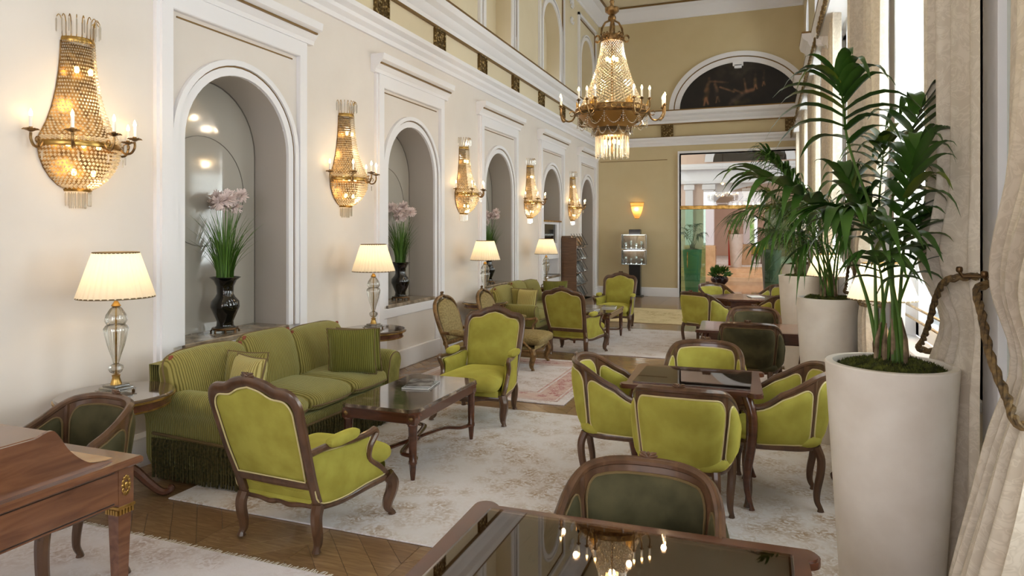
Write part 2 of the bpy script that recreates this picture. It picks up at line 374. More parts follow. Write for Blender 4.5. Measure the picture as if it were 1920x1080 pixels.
#PART2
# ------------------------------------------------------------------ room shell
XL, XR, YB, YF = -4.4, .9, 18.6, -3.6
ZC = 7.86
NIC = [4.78+3.12*k for k in range(5)]
def wall_arch(mb, P, y0, y1, z0, z1, ops, n=16):
    cur = y0
    for (yc, a, zb, zs, arch) in ops:
        if yc-a > cur+1e-4: mb.add([P(cur, z0), P(yc-a, z0), P(yc-a, z1), P(cur, z1)], [(0, 1, 2, 3)])
        if zb > z0+1e-4: mb.add([P(yc-a, z0), P(yc+a, z0), P(yc+a, zb), P(yc-a, zb)], [(0, 1, 2, 3)])
        if arch:
            for i in range(n):
                t0, t1 = pi-pi*i/n, pi-pi*(i+1)/n
                ya, yb = yc+a*cos(t0), yc+a*cos(t1)
                mb.add([P(ya, zs+a*sin(t0)), P(yb, zs+a*sin(t1)), P(yb, z1), P(ya, z1)], [(0, 1, 2, 3)])
        else: mb.add([P(yc-a, zs), P(yc+a, zs), P(yc+a, z1), P(yc-a, z1)], [(0, 1, 2, 3)])
        cur = yc+a
    if cur < y1: mb.add([P(cur, z0), P(y1, z0), P(y1, z1), P(cur, z1)], [(0, 1, 2, 3)])
def arch_outline(yc, a, zb, zs, n=20):
    return [(yc-a, zb)]+[(yc+a*cos(pi-pi*i/n), zs+a*sin(pi-pi*i/n)) for i in range(n+1)]+[(yc+a, zb)]
def strip(mb, A, B):   # quad strip between two 3D polylines
    n = len(A); return mb.add(A+B, [(i, i+1, n+i+1, n+i) for i in range(n-1)])
PX = lambda x: (lambda a, b: (x, a, b))
# floor slab + planks
st = structure('floor')
MB().box(XL-1.2, XR+.3, YF, YB+.35, -.12, -.004).obj('subfloor', M['deskin'], st, False)
rugs = [(-3.66, .72, 3.33, 6.2), (-3.9, -1.9, 6.52, 8.82), (-3.7, .5, 9.45, 12.2), (-.45, .86, 6.75, 9.2), (-3.5, .6, 13, 15.5), (-4.3, -2.06, .6, 2.87)]
Wp = .14
def chev():
    out = []; w = Wp; h = .6; hw = h/2   # chevron rows running along y: parallelogram boards
    for r in range(-8, 3):
        x0 = r*h
        if x0 > XR or x0+h < XL: continue
        sl = 1 if r % 2 else -1
        y = YF
        while y < YB+.3:
            out.append((x0, y, h, sl, w*1.414)); y += w*1.414
    return out
def board(mb, x0, y, h, sl, w, ox=0, oy=0, xmin=XL-.45, xmax=XR):
    g = .0014; xa, xb = max(x0+g, xmin), min(x0+h-g, xmax)
    if xb <= xa: return
    ya = y+sl*(xa-x0); yb = y+sl*(xb-x0)
    v = [(xa-ox, ya+g-oy), (xb-ox, yb+g-oy), (xb-ox, yb+w-g-oy), (xa-ox, ya+w-g-oy)]
    q = .0016
    vi = [(v[0][0]+q, v[0][1]+q), (v[1][0]-q, v[1][1]+q), (v[2][0]-q, v[2][1]-q), (v[3][0]+q, v[3][1]-q)]
    mb.add([(a, b, -.004) for a, b in v]+[(a, b, -.0012) for a, b in v]+[(a, b, 0) for a, b in vi],
           [(0, 1, 5, 4), (1, 2, 6, 5), (2, 3, 7, 6), (3, 0, 4, 7), (4, 5, 9, 8), (5, 6, 10, 9), (6, 7, 11, 10), (7, 4, 8, 11), (8, 9, 10, 11)])
cand = []
for bd in chev():
    x0, y, h, sl, w = bd; cx, cy = x0+h/2, y+sl*h/2+w/2
    dd = -cx*SN+cy*CS; u = (cx*CS+cy*SN)/max(dd, .1)
    vis = dd > 1.5 and abs(u) < .85 and not any(r[0]+.35 < cx < r[1]-.35 and r[2]+.35 < cy < r[3]-.35 for r in rugs)
    cand.append((0 if vis else 1, dd if dd > 0 else 50, bd))
cand.sort(key=lambda c: (c[0], c[1]))
shared = {}
for k, (vz, dd, bd) in enumerate(cand[:300]):
    x0, y, h, sl, w = bd; key = (x0, sl)
    if key not in shared:
        mb = MB(); board(mb, x0, 0, h, sl, w); 
        if not mb.v: continue
        shared[key] = mb.obj('plank', M['plank'], st, False, loc=(0, y, 0))
    else: inst(shared[key], 'plank', st, (0, y, 0))
mb = MB()
for vz, dd, bd in cand[300:]: board(mb, *bd)
mb.obj('planks', M['plank'], st, False, kind='stuff')

# ceiling
st = structure('ceiling')
MB().box(XL-.6, XR+.5, YF, YB+.3, ZC, ZC+.2).obj('ceiling_slab', M['upper'], st, False)
def profile_run(mb, pts, a, b, axis='y', base=0, sgn=1, closed=True):
    # pts: (out, z) profile, swept along axis from a to b, out measured from wall plane 'base' with direction sgn
    n = len(pts)
    def P(o, z, t): return (base+sgn*o, t, z) if axis == 'y' else (t, base+sgn*o, z)
    v = [P(o, z, a) for o, z in pts]+[P(o, z, b) for o, z in pts]
    f = [(i, (i+1) % n, n+(i+1) % n, n+i) for i in range(n)]+[tuple(range(n))[::-1], tuple(range(n, 2*n))]
    return mb.add(v, f)
cove = [(-.05, 7.5), (.03, 7.5), (.04, 7.56), (.1, 7.6), (.13, 7.66), (.2, 7.76), (.3, 7.8), (.34, 7.83), (.34, 7.87), (-.05, 7.87)]
cline = [(.33, 7.815), (.375, 7.815), (.375, 7.85), (.33, 7.85)]
low = [(0, 4.08), (.03, 4.08), (.04, 4.13), (.09, 4.17), (.1, 4.21), (.16, 4.25), (.17, 4.3), (0, 4.3)]
upc = [(0, 4.68), (.04, 4.68), (.05, 4.74), (.1, 4.79), (.12, 4.85), (.19, 4.9), (.21, 4.95), (.21, 4.99), (0, 4.99)]
gl1 = [(0, 4.3), (.045, 4.3), (.045, 4.33), (0, 4.33)]; gl2 = [(0, 4.65), (.045, 4.65), (.045, 4.68), (0, 4.68)]; gl3 = [(.0, 4.99), (.215, 4.99), (.215, 5.02), (0, 5.02)]
base_p = [(0, 0), (.05, 0), (.05, .16), (.035, .19), (.035, .21), (.015, .24), (0, .24)]
T = [0]
def trim(parts):
    T[0] += 1; s = structure('trim_%d' % T[0])
    for nm, mb, m in parts: mb.obj(nm, m, s, True, 30)
    return s
# ---- left wall
st = structure('wall_left')
ops = [(y, .63, .84, 2.5, 1) for y in NIC]; ops[4] = (NIC[4], .63, 0, 2.5, 1)
ops[3] = (NIC[3], .63, .3, 2.5, 1)
mb = MB(); wall_arch(mb, PX(XL), YF, YB, 0, 4.3, ops); mb.obj('wall_face', M['wall'], st, False)
mb = MB(); wall_arch(mb, PX(XL), YF, YB, 4.99, 7.6, [(y, .62, 5.02, 6.13, 1) for y in NIC]); mb.obj('upper_wall_face', M['upper'], st, False)
MB().box(XL-.05, XL+.005, YF, YB, 4.25, 5.0).obj('frieze', M['upper'], st, False)
mb = MB()
for y in NIC:
    o = arch_outline(y, .62, 5.02, 6.13); strip(mb, [(XL, a, b) for a, b in o], [(XL-.3, a, b) for a, b in o])
    mb.prism(o, lambda a, b, t: (t, a, b), XL-.33, XL-.3)
mb.obj('upper_recess', M['upper'], st, True, 30)
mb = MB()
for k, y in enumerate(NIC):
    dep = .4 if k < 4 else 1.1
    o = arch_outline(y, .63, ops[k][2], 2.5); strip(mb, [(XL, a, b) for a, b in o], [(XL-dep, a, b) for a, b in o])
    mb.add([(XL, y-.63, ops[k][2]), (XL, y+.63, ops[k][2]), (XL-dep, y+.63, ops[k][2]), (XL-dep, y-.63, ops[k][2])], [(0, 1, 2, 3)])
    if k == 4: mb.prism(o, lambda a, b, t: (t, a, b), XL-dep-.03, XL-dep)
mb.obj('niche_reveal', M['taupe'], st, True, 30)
for k in range(4):
    y = NIC[k]; o = arch_outline(y, .61, ops[k][2]+.01, 2.5)
    MB().prism(arch_outline(y, .645, ops[k][2]-.03, 2.5), lambda a, b, t: (t, a, b), XL-.42, XL-.385).obj('niche_glass', M['mirror'], st, False)
    e = MB()
    for dz, r in ((2.42, .5),):
        e.tube([(XL-.382, y-.03+r*cos(t*pi/24), 2.12+r*sin(t*pi/24)) for t in range(48)], .0035, 4, closed=True)
    e.tube([(XL-.383, a, b) for a, b in arch_outline(y, .625, ops[k][2], 2.5)], .006, 4)
    e.obj('etched_line', M['etch'], st)
# entablature, cove, baseboards
mA, mG = MB(), MB()
for prof in (low, upc): profile_run(mA, prof, YF, YB, 'y', XL, 1)
for prof in (gl1, gl2, gl3): profile_run(mG, prof, YF, YB, 'y', XL, 1)
trim([('cornice', mA, M['trim']), ('gilt_line', mG, M['trimgold'])])
mA, mG = MB(), MB()
profile_run(mA, cove, YF, YB, 'y', XL, 1); profile_run(mA, cove, XL, XR, 'x', YB, -1); profile_run(mA, cove, YF, YB, 'y', XR, -1)
profile_run(mG, cline, YF, YB, 'y', XL, 1); profile_run(mG, cline, XL, XR, 'x', YB, -1); profile_run(mG, cline, YF, YB, 'y', XR, -1)
trim([('cove', mA, M['trim']), ('gilt_line', mG, M['trimgold'])])
st = structure('baseboard_left')
segs = [YF]+sum([[y-.88, y+.88] for y in NIC], [])+[YB]
mb = MB()
for i in range(0, len(segs), 2): profile_run(mb, base_p, segs[i], segs[i+1], 'y', XL, 1)
mb.obj('skirting', M['trim'], st, True, 30)
# plaques
def plaque(par, loc, w, h, axis='x', sgn=1):
    m = MB()
    def P(a, b, o): return (loc[0]+sgn*o, loc[1]+a, loc[2]+b) if axis == 'x' else (loc[0]+a, loc[1]+sgn*o, loc[2]+b)
    def bx(a0, a1, b0, b1, o): m.prism([(a0, b0), (a1, b0), (a1, b1), (a0, b1)], P, 0, o)
    bx(-w/2, w/2, -h/2, h/2, .03)
    for s in (-1, 1): bx(s*w/2-.012, s*w/2+.012, -h/2, h/2, .05); bx(-w/2, w/2, s*h/2-.012, s*h/2+.012, .05)
    for s in (-1, 1):
        for q in (-1, 0, 1):
            c = [(s*w*.22+w*.16*cos(t)*(1-t*.06), q*h*.3+h*.13*sin(t)*(1-t*.06)) for t in [k*.6 for k in range(11)]]
            m.tube([P(a, b, .035) for a, b in c], .008, 5)
    m.tube([P(0, -h*.42+h*.84*k/8, .035) for k in range(9)], .01, 5)
    return m.obj('plaque', M['plaque'], par)
st = structure('trim_3'); T[0] = 3
for k in range(-1, 10): plaque(st, (XL+.005, 7.12+1.56*(k-1)+.0, 4.49), .28, .3)
# niche surrounds
def arch_band(mb, y, a0, a1, zb, zs, x0, x1, n=24):
    A = arch_outline(y, a0, zb, zs, n); B = arch_outline(y, a1, zb, zs, n); m = len(A)
    v = [(x0, a, b) for a, b in A]+[(x1, a, b) for a, b in A]+[(x1, a, b) for a, b in B]+[(x0, a, b) for a, b in B]
    f = []
    for i in range(m-1):
        for k in range(3): f.append((k*m+i, k*m+i+1, (k+1)*m+i+1, (k+1)*m+i))
    mb.add(v, f)
hood = [(0, 3.66), (.06, 3.66), (.07, 3.7), (.1, 3.73), (.12, 3.77), (.17, 3.8), (.18, 3.87), (0, 3.87)]
hline = [(0, 3.755), (.135, 3.755), (.135, 3.772), (0, 3.772)]
for k, y in enumerate(NIC):
    T[0] += 1; s = structure('trim_%d' % T[0])
    zb = [.84, .84, .84, .3, 0][k]; x = XL
    f = MB()
    for q in (-1, 1):
        a, b = sorted((y+q*.875, y+q*.77)); f.bbox(x, x+.06, a, b, 0, 3.66, .008)
        a, b = sorted((y+q*.905, y+q*.875)); f.bbox(x, x+.035, a, b, 0, 3.66, .006)
        f.bbox(x, x+.08, *sorted((y+q*.91, y+q*.76)), 0, .24, .01)
    f.bbox(x, x+.06, y-.77, y+.77, 3.5, 3.66, .008)
    f.obj('frame', M['trim'], s)
    g = MB(); wall_arch(g, PX(x+.012), y-.77, y+.77, zb, 3.5, [(y, .64, zb, 2.5, 1)], 24); g.obj('spandrel_panel', M['wall'], s, False)
    a = MB(); arch_band(a, y, .63, .70, zb, 2.5, x-.0, x+.03); arch_band(a, y, .70, .715, zb, 2.5, x, x+.018); arch_band(a, y, .715, .765, zb, 2.5, x, x+.05)
    a.obj('archivolt', M['trim'], s)
    a = MB(); arch_band(a, y, .703, .712, zb, 2.5, x, x+.03)
    for z in (3.455,): a.box(x, x+.02, y-.7, y+.7, z, z+.012)
    a.obj('gilt_line', M['trimgold'], s)
    a = MB(); profile_run(a, hood, y-.98, y+.98, 'y', x, 1); a.obj('hood', M['trim'], s, True, 25)
    a = MB(); profile_run(a, hline, y-.95, y+.95, 'y', x, 1); a.obj('gilt_line', M['trimgold'], s)
    if k < 3:
        MB().bbox(x-.4, x+.035, y-.63, y+.63, .80, .845, .008).obj('sill', M['stone'], s)
        p = MB()
        p.bbox(x, x+.03, y-.77, y+.77, .68, .80, .006); p.bbox(x, x+.03, y-.77, y-.66, .24, .68, .006); p.bbox(x, x+.03, y+.66, y+.77, .24, .68, .006)
        p.bbox(x, x+.045, y-.77, y+.77, 0, .24, .01); p.obj('dado_frame', M['trim'], s)
        MB().box(x, x+.008, y-.66, y+.66, .24, .68).obj('dado_panel', M['wall'], s)
    if k == 3:   # fitted white unit with dark screen below a display shelf
        p = MB(); X0, X1 = x-.36, x-.01
        p.box(X0, X1, y-.63, y+.63, 1.16, 1.5)
        p.box(X0, X1, y-.63, y-.45, 1.5, 1.97); p.box(X0, X1, y+.45, y+.63, 1.5, 1.97); p.box(X0, X1, y-.45, y+.45, 1.92, 1.97)
        p.box(X0, X1, y-.63, y-.55, .8, 1.16); p.box(X0, X1, y+.55, y+.63, .8, 1.16); p.box(X0, X1, y-.63, y+.63, 0, .74)
        p.box(X0, X0+.02, y-.63, y+.63, .74, 1.16)
        p.obj('niche_unit', M['trim'], s, False)
        MB().box(X0, x-.05, y-.45, y+.45, 1.5, 1.92).obj('screen', M['screen'], s, False)
        MB().box(X0, x+.05, y-.63, y+.63, 1.97, 2.0).obj('shelf', M['brass'], s, False)
        MB().box(X0, x+.02, y-.63, y+.63, .74, .79).obj('sill', M['stone'], s, False)
    if k == 4:
        MB().add([(x-.3, y-.6, .55), (x-.3, y+.62, .2), (x-.3, y+.62, .05), (x-.3, y-.6, .05), (x-.36, y-.6, .55), (x-.36, y+.62, .2), (x-.36, y+.62, .05), (x-.36, y-.6, .05)],
                 [(0, 1, 2, 3), (7, 6, 5, 4), (0, 4, 5, 1), (1, 5, 6, 2), (3, 2, 6, 7), (0, 3, 7, 4)]).obj('stair_cheek', M['stone'], s, False)
    # upper storey arch mouldings
    u = MB(); arch_band(u, y, .62, .70, 5.02, 6.13, XL, XL+.03); arch_band(u, y, .72, .76, 5.02, 6.13, XL, XL+.045)
    for q in (-1, 1):
        u.bbox(XL, XL+.05, *sorted((y+q*.92, y+q*.84)), 5.02, 7.25, .006)
    u.bbox(XL, XL+.05, y-.92, y+.92, 7.17, 7.25, .006); u.obj('upper_frame', M['trim'], s)
    u = MB(); arch_band(u, y, .70, .715, 5.02, 6.13, XL, XL+.02)
    for q in (-1, 1): u.box(XL, XL+.025, y+q*.825-.008, y+q*.825+.008, 5.4, 7.12)
    u.box(XL, XL+.025, y-.82, y+.82, 7.12, 7.135); u.obj('gilt_line', M['trimgold'], s)
    if k < 4:   # scroll bracket between the upper frames
        u = MB(); yy = y+1.56
        for q in (-1, 1):
            for z0, sg_ in ((7.2, 1), (6.85, -1)):
                u.tube([(XL+.04, yy+q*(.05+.09*cos(t)*(1-t*.1)), z0+sg_*.1*sin(t)*(1-t*.1)) for t in [j*.55 for j in range(11)]], .016, 6)
        u.bbox(XL, XL+.06, yy-.1, yy+.1, 7.28, 7.36, .01); u.obj('scroll_bracket', M['trim'], s)
# ---- back wall
st = structure('wall_back'); OX0, OX1, OZ = -2.18, .86, 3.86
YZ = lambda a, b, t: (a, t, b)
mb = MB().box(XL-.6, OX0, YB, YB+.35, 0, 4.3).box(OX1, XR+.3, YB, YB+.35, 0, 4.3).box(OX0, OX1, YB, YB+.35, OZ, 4.3)
mb.box(XL-.6, XR+.3, YB, YB+.35, 4.3, ZC); mb.obj('wall_face', M['tan'], st, False)
mA, mG = MB(), MB()
for p in (low, upc): profile_run(mA, p, XL, XR, 'x', YB, -1)
for p in (gl1, gl2, gl3): profile_run(mG, p, XL, XR, 'x', YB, -1)
for xx in (-2.5,):
    profile_run(mG, [(0, 3.7), (.012, 3.7), (.012, 3.715), (0, 3.715)], XL+.05, xx, 'x', YB, -1)
mA.bbox(OX0-.04, OX0, YB-.05, YB+.36, 0, OZ, .005).bbox(OX0-.04, OX1, YB-.05, YB+.36, OZ, OZ+.06, .005)
s = trim([('cornice', mA, M['trim']), ('gilt_line', mG, M['trimgold'])])
for xx in (-2.5, .62): plaque(s, (xx, YB-.005, 4.49), .3, .3, 'y', -1)
st = structure('baseboard_back'); mb = MB(); profile_run(mb, base_p, XL, OX0-.04, 'x', YB, -1); mb.obj('skirting', M['trim'], st, True, 30)
# lunette
LX, LZ = -.68, 5.02
def ell(a, b, n=40): return [(LX+a*cos(pi-pi*i/n), LZ+b*sin(pi-pi*i/n)) for i in range(n+1)]
T[0] += 1; s = structure('trim_%d' % T[0])
def eband(a0, b0, a1, b1, t):
    m = MB(); A, B = ell(a0, b0), ell(a1, b1); n = len(A)
    v = [(p, YB, q) for p, q in A]+[(p, YB-t, q) for p, q in A]+[(p, YB-t, q) for p, q in B]+[(p, YB, q) for p, q in B]
    return m.add(v, [(k*n+i, k*n+i+1, (k+1)*n+i+1, (k+1)*n+i) for i in range(n-1) for k in range(3)])
eb = eband(1.49, 1.17, 1.62, 1.3, .05); o2 = eband(1.65, 1.33, 1.77, 1.45, .07); eb.add(o2.v, o2.f)
eb.bbox(LX-.13, LX+.13, YB-.09, YB, LZ+1.06, LZ+1.2, .01).bbox(LX-.09, LX+.09, YB-.09, YB, LZ+1.0, LZ+1.1, .01)
eb.obj('lunette_moulding', M['trim'], s); eband(1.62, 1.3, 1.65, 1.33, .03).obj('gilt_line', M['trimgold'], s)
pm = mat('painting', (30, 24, 20), .45); at = N(pm, 'ShaderNodeVertexColor'); at.layer_name = 'Col'; lk(pm, at.outputs[0], bsdf(pm).inputs['Base Color'])
m = MB(); na, nb = 150, 64
def fp(u, v_):
    x = -1+2*u; hgt = math.sqrt(max(0, 1-x*x)); return (LX+1.49*x, YB-.02, LZ+1.17*hgt*v_)
m.grid(na, nb, fp); o = m.obj('lunette_painting', pm, s, False)
blobs = []  # x0,z0,x1,z1,radius,colour : an invented group of loosely painted figures at dusk
fl = (150, 104, 74)
def fig(x, z, sc, col, lean=0):
    blobs.append((x, z+.5*sc, x+lean*sc, z+.8*sc, .075*sc, fl)); blobs.append((x, z+.2*sc, x+lean*.6*sc, z+.55*sc, .1*sc, col))
    blobs.append((x-.05*sc, z, x, z+.25*sc, .04*sc, fl)); blobs.append((x+.09*sc, z+.02, x+.03*sc, z+.25*sc, .04*sc, fl)); blobs.append((x+lean*sc, z+.92*sc, x+lean*sc, z+.94*sc, .055*sc, (96, 62, 46)))
fig(-.82, .1, .75, (120, 84, 50), .12); fig(-.52, .15, .6, (70, 52, 50), -.1); fig(.42, .42, .5, (116, 88, 60), 0); fig(.62, .5, .42, (76, 56, 44), .05)
blobs += [(-.2, .12, .2, .38, .075, (104, 82, 76)), (.1, .36, .36, .42, .06, fl), (.2, .4, .15, .72, .03, fl), (-.45, .55, -.1, .4, .028, fl), (-.1, .46, .1, .36, .03, fl), (-.05, .1, .25, .16, .07, (92, 82, 44)), (-.7, .72, -.25, .66, .03, (110, 74, 54))]
me = o.data; ca = me.color_attributes.new('Col', 'FLOAT_COLOR', 'POINT'); import mathutils
for i, vt in enumerate(me.vertices):
    x, z = vt.co.x-LX, vt.co.z-LZ; n = mathutils.noise.noise(Vector((x*3, z*3, 1)))+.5*mathutils.noise.noise(Vector((x*9, z*9, 2)))
    sky = max(0, 1-((x-.1)/.7)**2)*max(0, (z-.55)/.5)*(.5+n*.5)
    c = [20+60*sky+10*n, 16+54*sky+8*n, 13+46*sky+6*n]
    for (a0, b0, a1, b1, r, cc) in blobs:
        dx, dz = a1-a0, b1-b0; t = max(0, min(1, ((x-a0)*dx+(z-b0)*dz)/(dx*dx+dz*dz+1e-9))); dd = math.hypot(x-a0-dx*t, z-b0-dz*t)
        w = max(0, min(1, (r*1.25-dd)/(r*.9)))*(.5+.55*n)
        w = max(0, min(1, w)); c = [c[j]*(1-w)+cc[j]*w for j in range(3)]
    ca.data[i].color = L([max(2, min(255, q)) for q in c])
# ---- right wall with tall windows
st = structure('wall_right'); WH = 1.02
wops = [(y, WH, 1.0, 4.05, 0) for y in WINY if y-WH > YF and y+WH < YB]
mb = MB(); wall_arch(mb, PX(XR), YF, YB, 0, 5.0, wops); mb.obj('wall_face', M['wall'], st, False)
uops = [(y, .55, 5.35, 6.6, 1) for y in WINY if y-WH > YF and y+WH < YB]
mb = MB(); wall_arch(mb, PX(XR), YF, YB, 5.0, ZC, uops); mb.obj('upper_wall_face', M['upper'], st, False)
mb = MB()
for (y, a, zb, zs, _) in wops:
    mb.box(XR, XR+.22, y-a-.05, y-a, zb, zs).box(XR, XR+.22, y+a, y+a+.05, zb, zs).box(XR, XR+.22, y-a, y+a, zs, zs+.05)
for (y, a, zb, zs, _) in uops:
    o = arch_outline(y, a, zb, zs); strip(mb, [(XR, p, q) for p, q in o], [(XR+.22, p, q) for p, q in o])
mb.obj('window_reveal', M['trim'], st, False)
st = structure('wall_front'); MB().box(XL, -3.45, YF-.1, YF, 0, ZC).box(-.05, XR, YF-.1, YF, 0, ZC).box(-3.45, -.05, YF-.1, YF, 4.1, ZC).box(-3.45, -.05, YF-.1, YF, 0, 1.1).obj('wall_face', M['wall'], st, False)  # unseen end wall; its opening is made up to admit the added fill light
st = structure('baseboard_right'); mb = MB(); profile_run(mb, base_p, YF, YB, 'y', XR, -1); mb.obj('skirting', M['trim'], st, True, 30)
wn = 0
for (y, a, zb, zs, _) in wops:
    wn += 1; s = structure('window_%d' % wn); x0, x1 = XR+.12, XR+.19
    f = MB().bbox(x0, x1, y-a, y-a+.09, zb, zs, .008).bbox(x0, x1, y+a-.09, y+a, zb, zs, .008).bbox(x0, x1, y-a, y+a, zb, zb+.12, .008).bbox(x0, x1, y-a, y+a, zs-.1, zs, .008)
    f.bbox(x0, x1, y-.05, y+.05, zb, zs, .008).bbox(x0, x1, y-a, y+a, 3.0, 3.1, .008); f.obj('window_frame', M['trim'], s)
    MB().bbox(XR-.06, XR+.13, y-a-.04, y+a+.04, zb-.06, zb, .01).obj('window_sill', M['trim'], s)
    for q in (-1, 1): MB().box(x0+.03, x0+.036, *sorted((y+q*.05, y+q*(a-.09))), zb+.1, zs-.08).obj('pane', M['pane'], s, False)
    r = MB()
    for z in (1.16, 1.24): r.tube([(XR+.04, y-a, z), (XR+.04, y+a, z)], .009, 8)
    r.obj('guard_rail', M['brass'], s)
for (y, a, zb, zs, _) in uops:
    wn += 1; s = structure('window_%d' % wn); f = MB(); arch_band(f, y, a-.07, a, zb, zs, XR+.12, XR+.18)
    f.bbox(XR+.12, XR+.17, y-.03, y+.03, zb, zs+a-.03, .005).bbox(XR+.12, XR+.17, y-a, y+a, 6.0, 6.06, .005).bbox(XR+.12, XR+.17, y-a, y+a, zb, zb+.08, .005); f.obj('window_frame', M['trim'], s)
    MB().prism(arch_outline(y, a-.06, zb, zs), lambda p, q, t: (t, p, q), XR+.14, XR+.145).obj('pane', M['pane'], s, False)
# right entablature breaking forward over the piers
PIER = [3.04+3.12*k for k in range(-2, 6)]
mA, mG = MB(), MB()
for p in (low, upc): profile_run(mA, p, YF, YB, 'y', XR, -1)
for p in (gl1, gl2, gl3): profile_run(mG, p, YF, YB, 'y', XR, -1)
for y in PIER:
    if y-.5 < YF or y+.5 > YB: continue
    for p in (low, upc): profile_run(mA, p, y-.42, y+.42, 'y', XR-.14, -1)
    mA.box(XR-.14, XR, y-.42, y+.42, 4.08, 5.0)
    for p in (gl2, gl3): profile_run(mG, p, y-.42, y+.42, 'y', XR-.14, -1)
s = trim([('cornice', mA, M['trim']), ('gilt_line', mG, M['trimgold'])])
for y in PIER:
    if y-.5 < YF or y+.5 > YB: continue
    plaque(s, (XR-.145, y, 4.49), .28, .3, 'x', -1)
T[0] += 1; s = structure('trim_%d' % T[0])
for y in PIER:   # panelled white pilaster with a pale mirrored strip on each pier
    if y-.5 < YF or y+.5 > YB: continue
    f = MB().bbox(XR-.07, XR, y+.03, y+.22, 0, 4.08, .01).bbox(XR-.07, XR, y-.22, y-.12, 0, 4.08, .01); f.obj('pilaster', M['trim'], s)
    MB().box(XR-.04, XR, y-.12, y+.03, 0, 4.08).obj('mirror_strip', M['palegreen'], s, False)

# ------------------------------------------------------------------ room beyond the back opening
def wx(px, y):   # helper: world x on depth plane y for a measured bearing
    u = (px-960)/F; return (-SN+u*CS)/(CS+u*SN)*y
Y2 = 26.0
st = structure('floor_2')
st.name = 'lobby_floor'
MB().box(-9, 6, YB+.35, Y2-.9, -.12, 0).obj('marble_floor', M['farfloor'], st, False)
mb = MB()
for i in range(3): mb.box(-9, 6, Y2-.9+.3*i, Y2+.6, 0 if i == 0 else .14*i, .14*(i+1))
mb.box(-9, 6, Y2+.6, 40, .1, .42); mb.obj('stair_step', M['beigestone'], st, False)
MB().box(-9, 6, Y2+1.2, 39.5, .42, .425).obj('carpet', M['rug'], st, False)
st = structure('wall_lobby')
xa, xb = wx(1340, Y2), 3.2
mb = MB().box(-9, xa-.1, Y2, Y2+.4, 0, 7.5).box(xb, 6, Y2, Y2+.4, 0, 7.5).box(xa-.1, xb, Y2, Y2+.4, 3.55, 7.5)
mb.box(-9.1, -9, YB+.3, 40, 0, 7.5).box(6, 6.1, YB+.3, 40, 0, 7.5); mb.obj('wall_face', M['pinkstone'], st, False)
MB().box(-9, 6, YB+.3, 40, 7.5, 7.6).obj('ceiling_slab', M['trim'], st, False)
MB().box(-9, wx(1406, 40), 40, 40.1, 0, 7.5).box(wx(1420, 40), 6, 40, 40.1, 0, 7.5).box(wx(1406, 40), wx(1420, 40), 40, 40.1, 2.6, 7.5).box(wx(1406, 40), wx(1420, 40), 40, 40.1, 0, .9).obj('wall_face', M['pinkstone'], st, False)
mb = MB()
for z0, z1, o in ((3.53, 3.65, .16), (4.05, 4.15, .2), (4.15, 4.28, .12)): mb.bbox(-9, 6, Y2-o, Y2, z0, z1, .02)
mb.bbox(-9, 6, Y2-.06, Y2, 3.65, 4.05, .01)
pil = [(wx(1286, Y2), wx(1300, Y2)), (wx(1320, Y2), wx(1339, Y2)), (wx(1394, Y2+3), wx(1406, Y2+3))]
for i, (a, b) in enumerate(pil):
    yy = Y2 if i < 2 else Y2+3
    mb.bbox(a, b, yy-.2, yy+.2, 1.25, 3.35, .02).bbox(a-.05, b+.05, yy-.24, yy+.24, 3.3, 3.5, .02)
n = 24; A = [(xa+ (xb-xa)*(.5-.5*cos(pi*i/n)), 2.75+.8*sin(pi*i/n)) for i in range(n+1)]
B = [(xa-.1, 3.6)]+[(p, 3.6) for p, q in A[1:-1]]+[(xb+.1, 3.6)]
strip(mb, [(p, Y2+.2, q) for p, q in A], [(p, Y2+.2, q) for p, q in B])
mb.obj('cornice', M['trim'], st)
mb = MB()
for i, (a, b) in enumerate(pil):
    yy = Y2 if i < 2 else Y2+3
    mb.bbox(a-.06, b+.06, yy-.26, yy+.26, 0, 1.25, .02)
mb.obj('pedestal', M['beigestone'], st)
cxl = (wx(1337, Y2)+wx(1475, Y2))/2; al = (wx(1475, Y2)-wx(1337, Y2))/2
mb = MB(); lun = [(cxl+al*cos(pi-pi*i/20), 4.34+al*.75*sin(pi-pi*i/20)) for i in range(21)]; mb.prism(lun, YZ, Y2-.03, Y2); mb.obj('dark_lunette', M['screen'], st, False)
mb = MB(); lo = [(cxl+(al+.3)*cos(pi-pi*i/20), 4.34+(al*.75+.3)*sin(pi-pi*i/20)) for i in range(21)]
strip(mb, [(a, Y2-.06, b) for a, b in lun], [(a, Y2-.06, b) for a, b in lo]); mb.obj('lunette_moulding', M['trim'], st)
MB().box(-3.2, -.6, 40.6, 40.7, .5, 3.4).obj('garden_hedge', M['garden'], st, False)
area('daylight_and_fill', (-1.9, 42.5, 3.6), (R(70), 0, 0), 4, 2.2, 200, (.95, 1, .95))
area('daylight_and_fill', (-5.5, 22, 7.3), (0, 0, 0), 4, 4, 260, (1, .95, .88))  # area light facing down, just under the lobby ceiling
area('daylight_and_fill', (0, 31, 7.3), (0, 0, 0), 5, 5, 300, (1, .93, .85))  # area light facing down over the raised lobby floor, below the ceiling
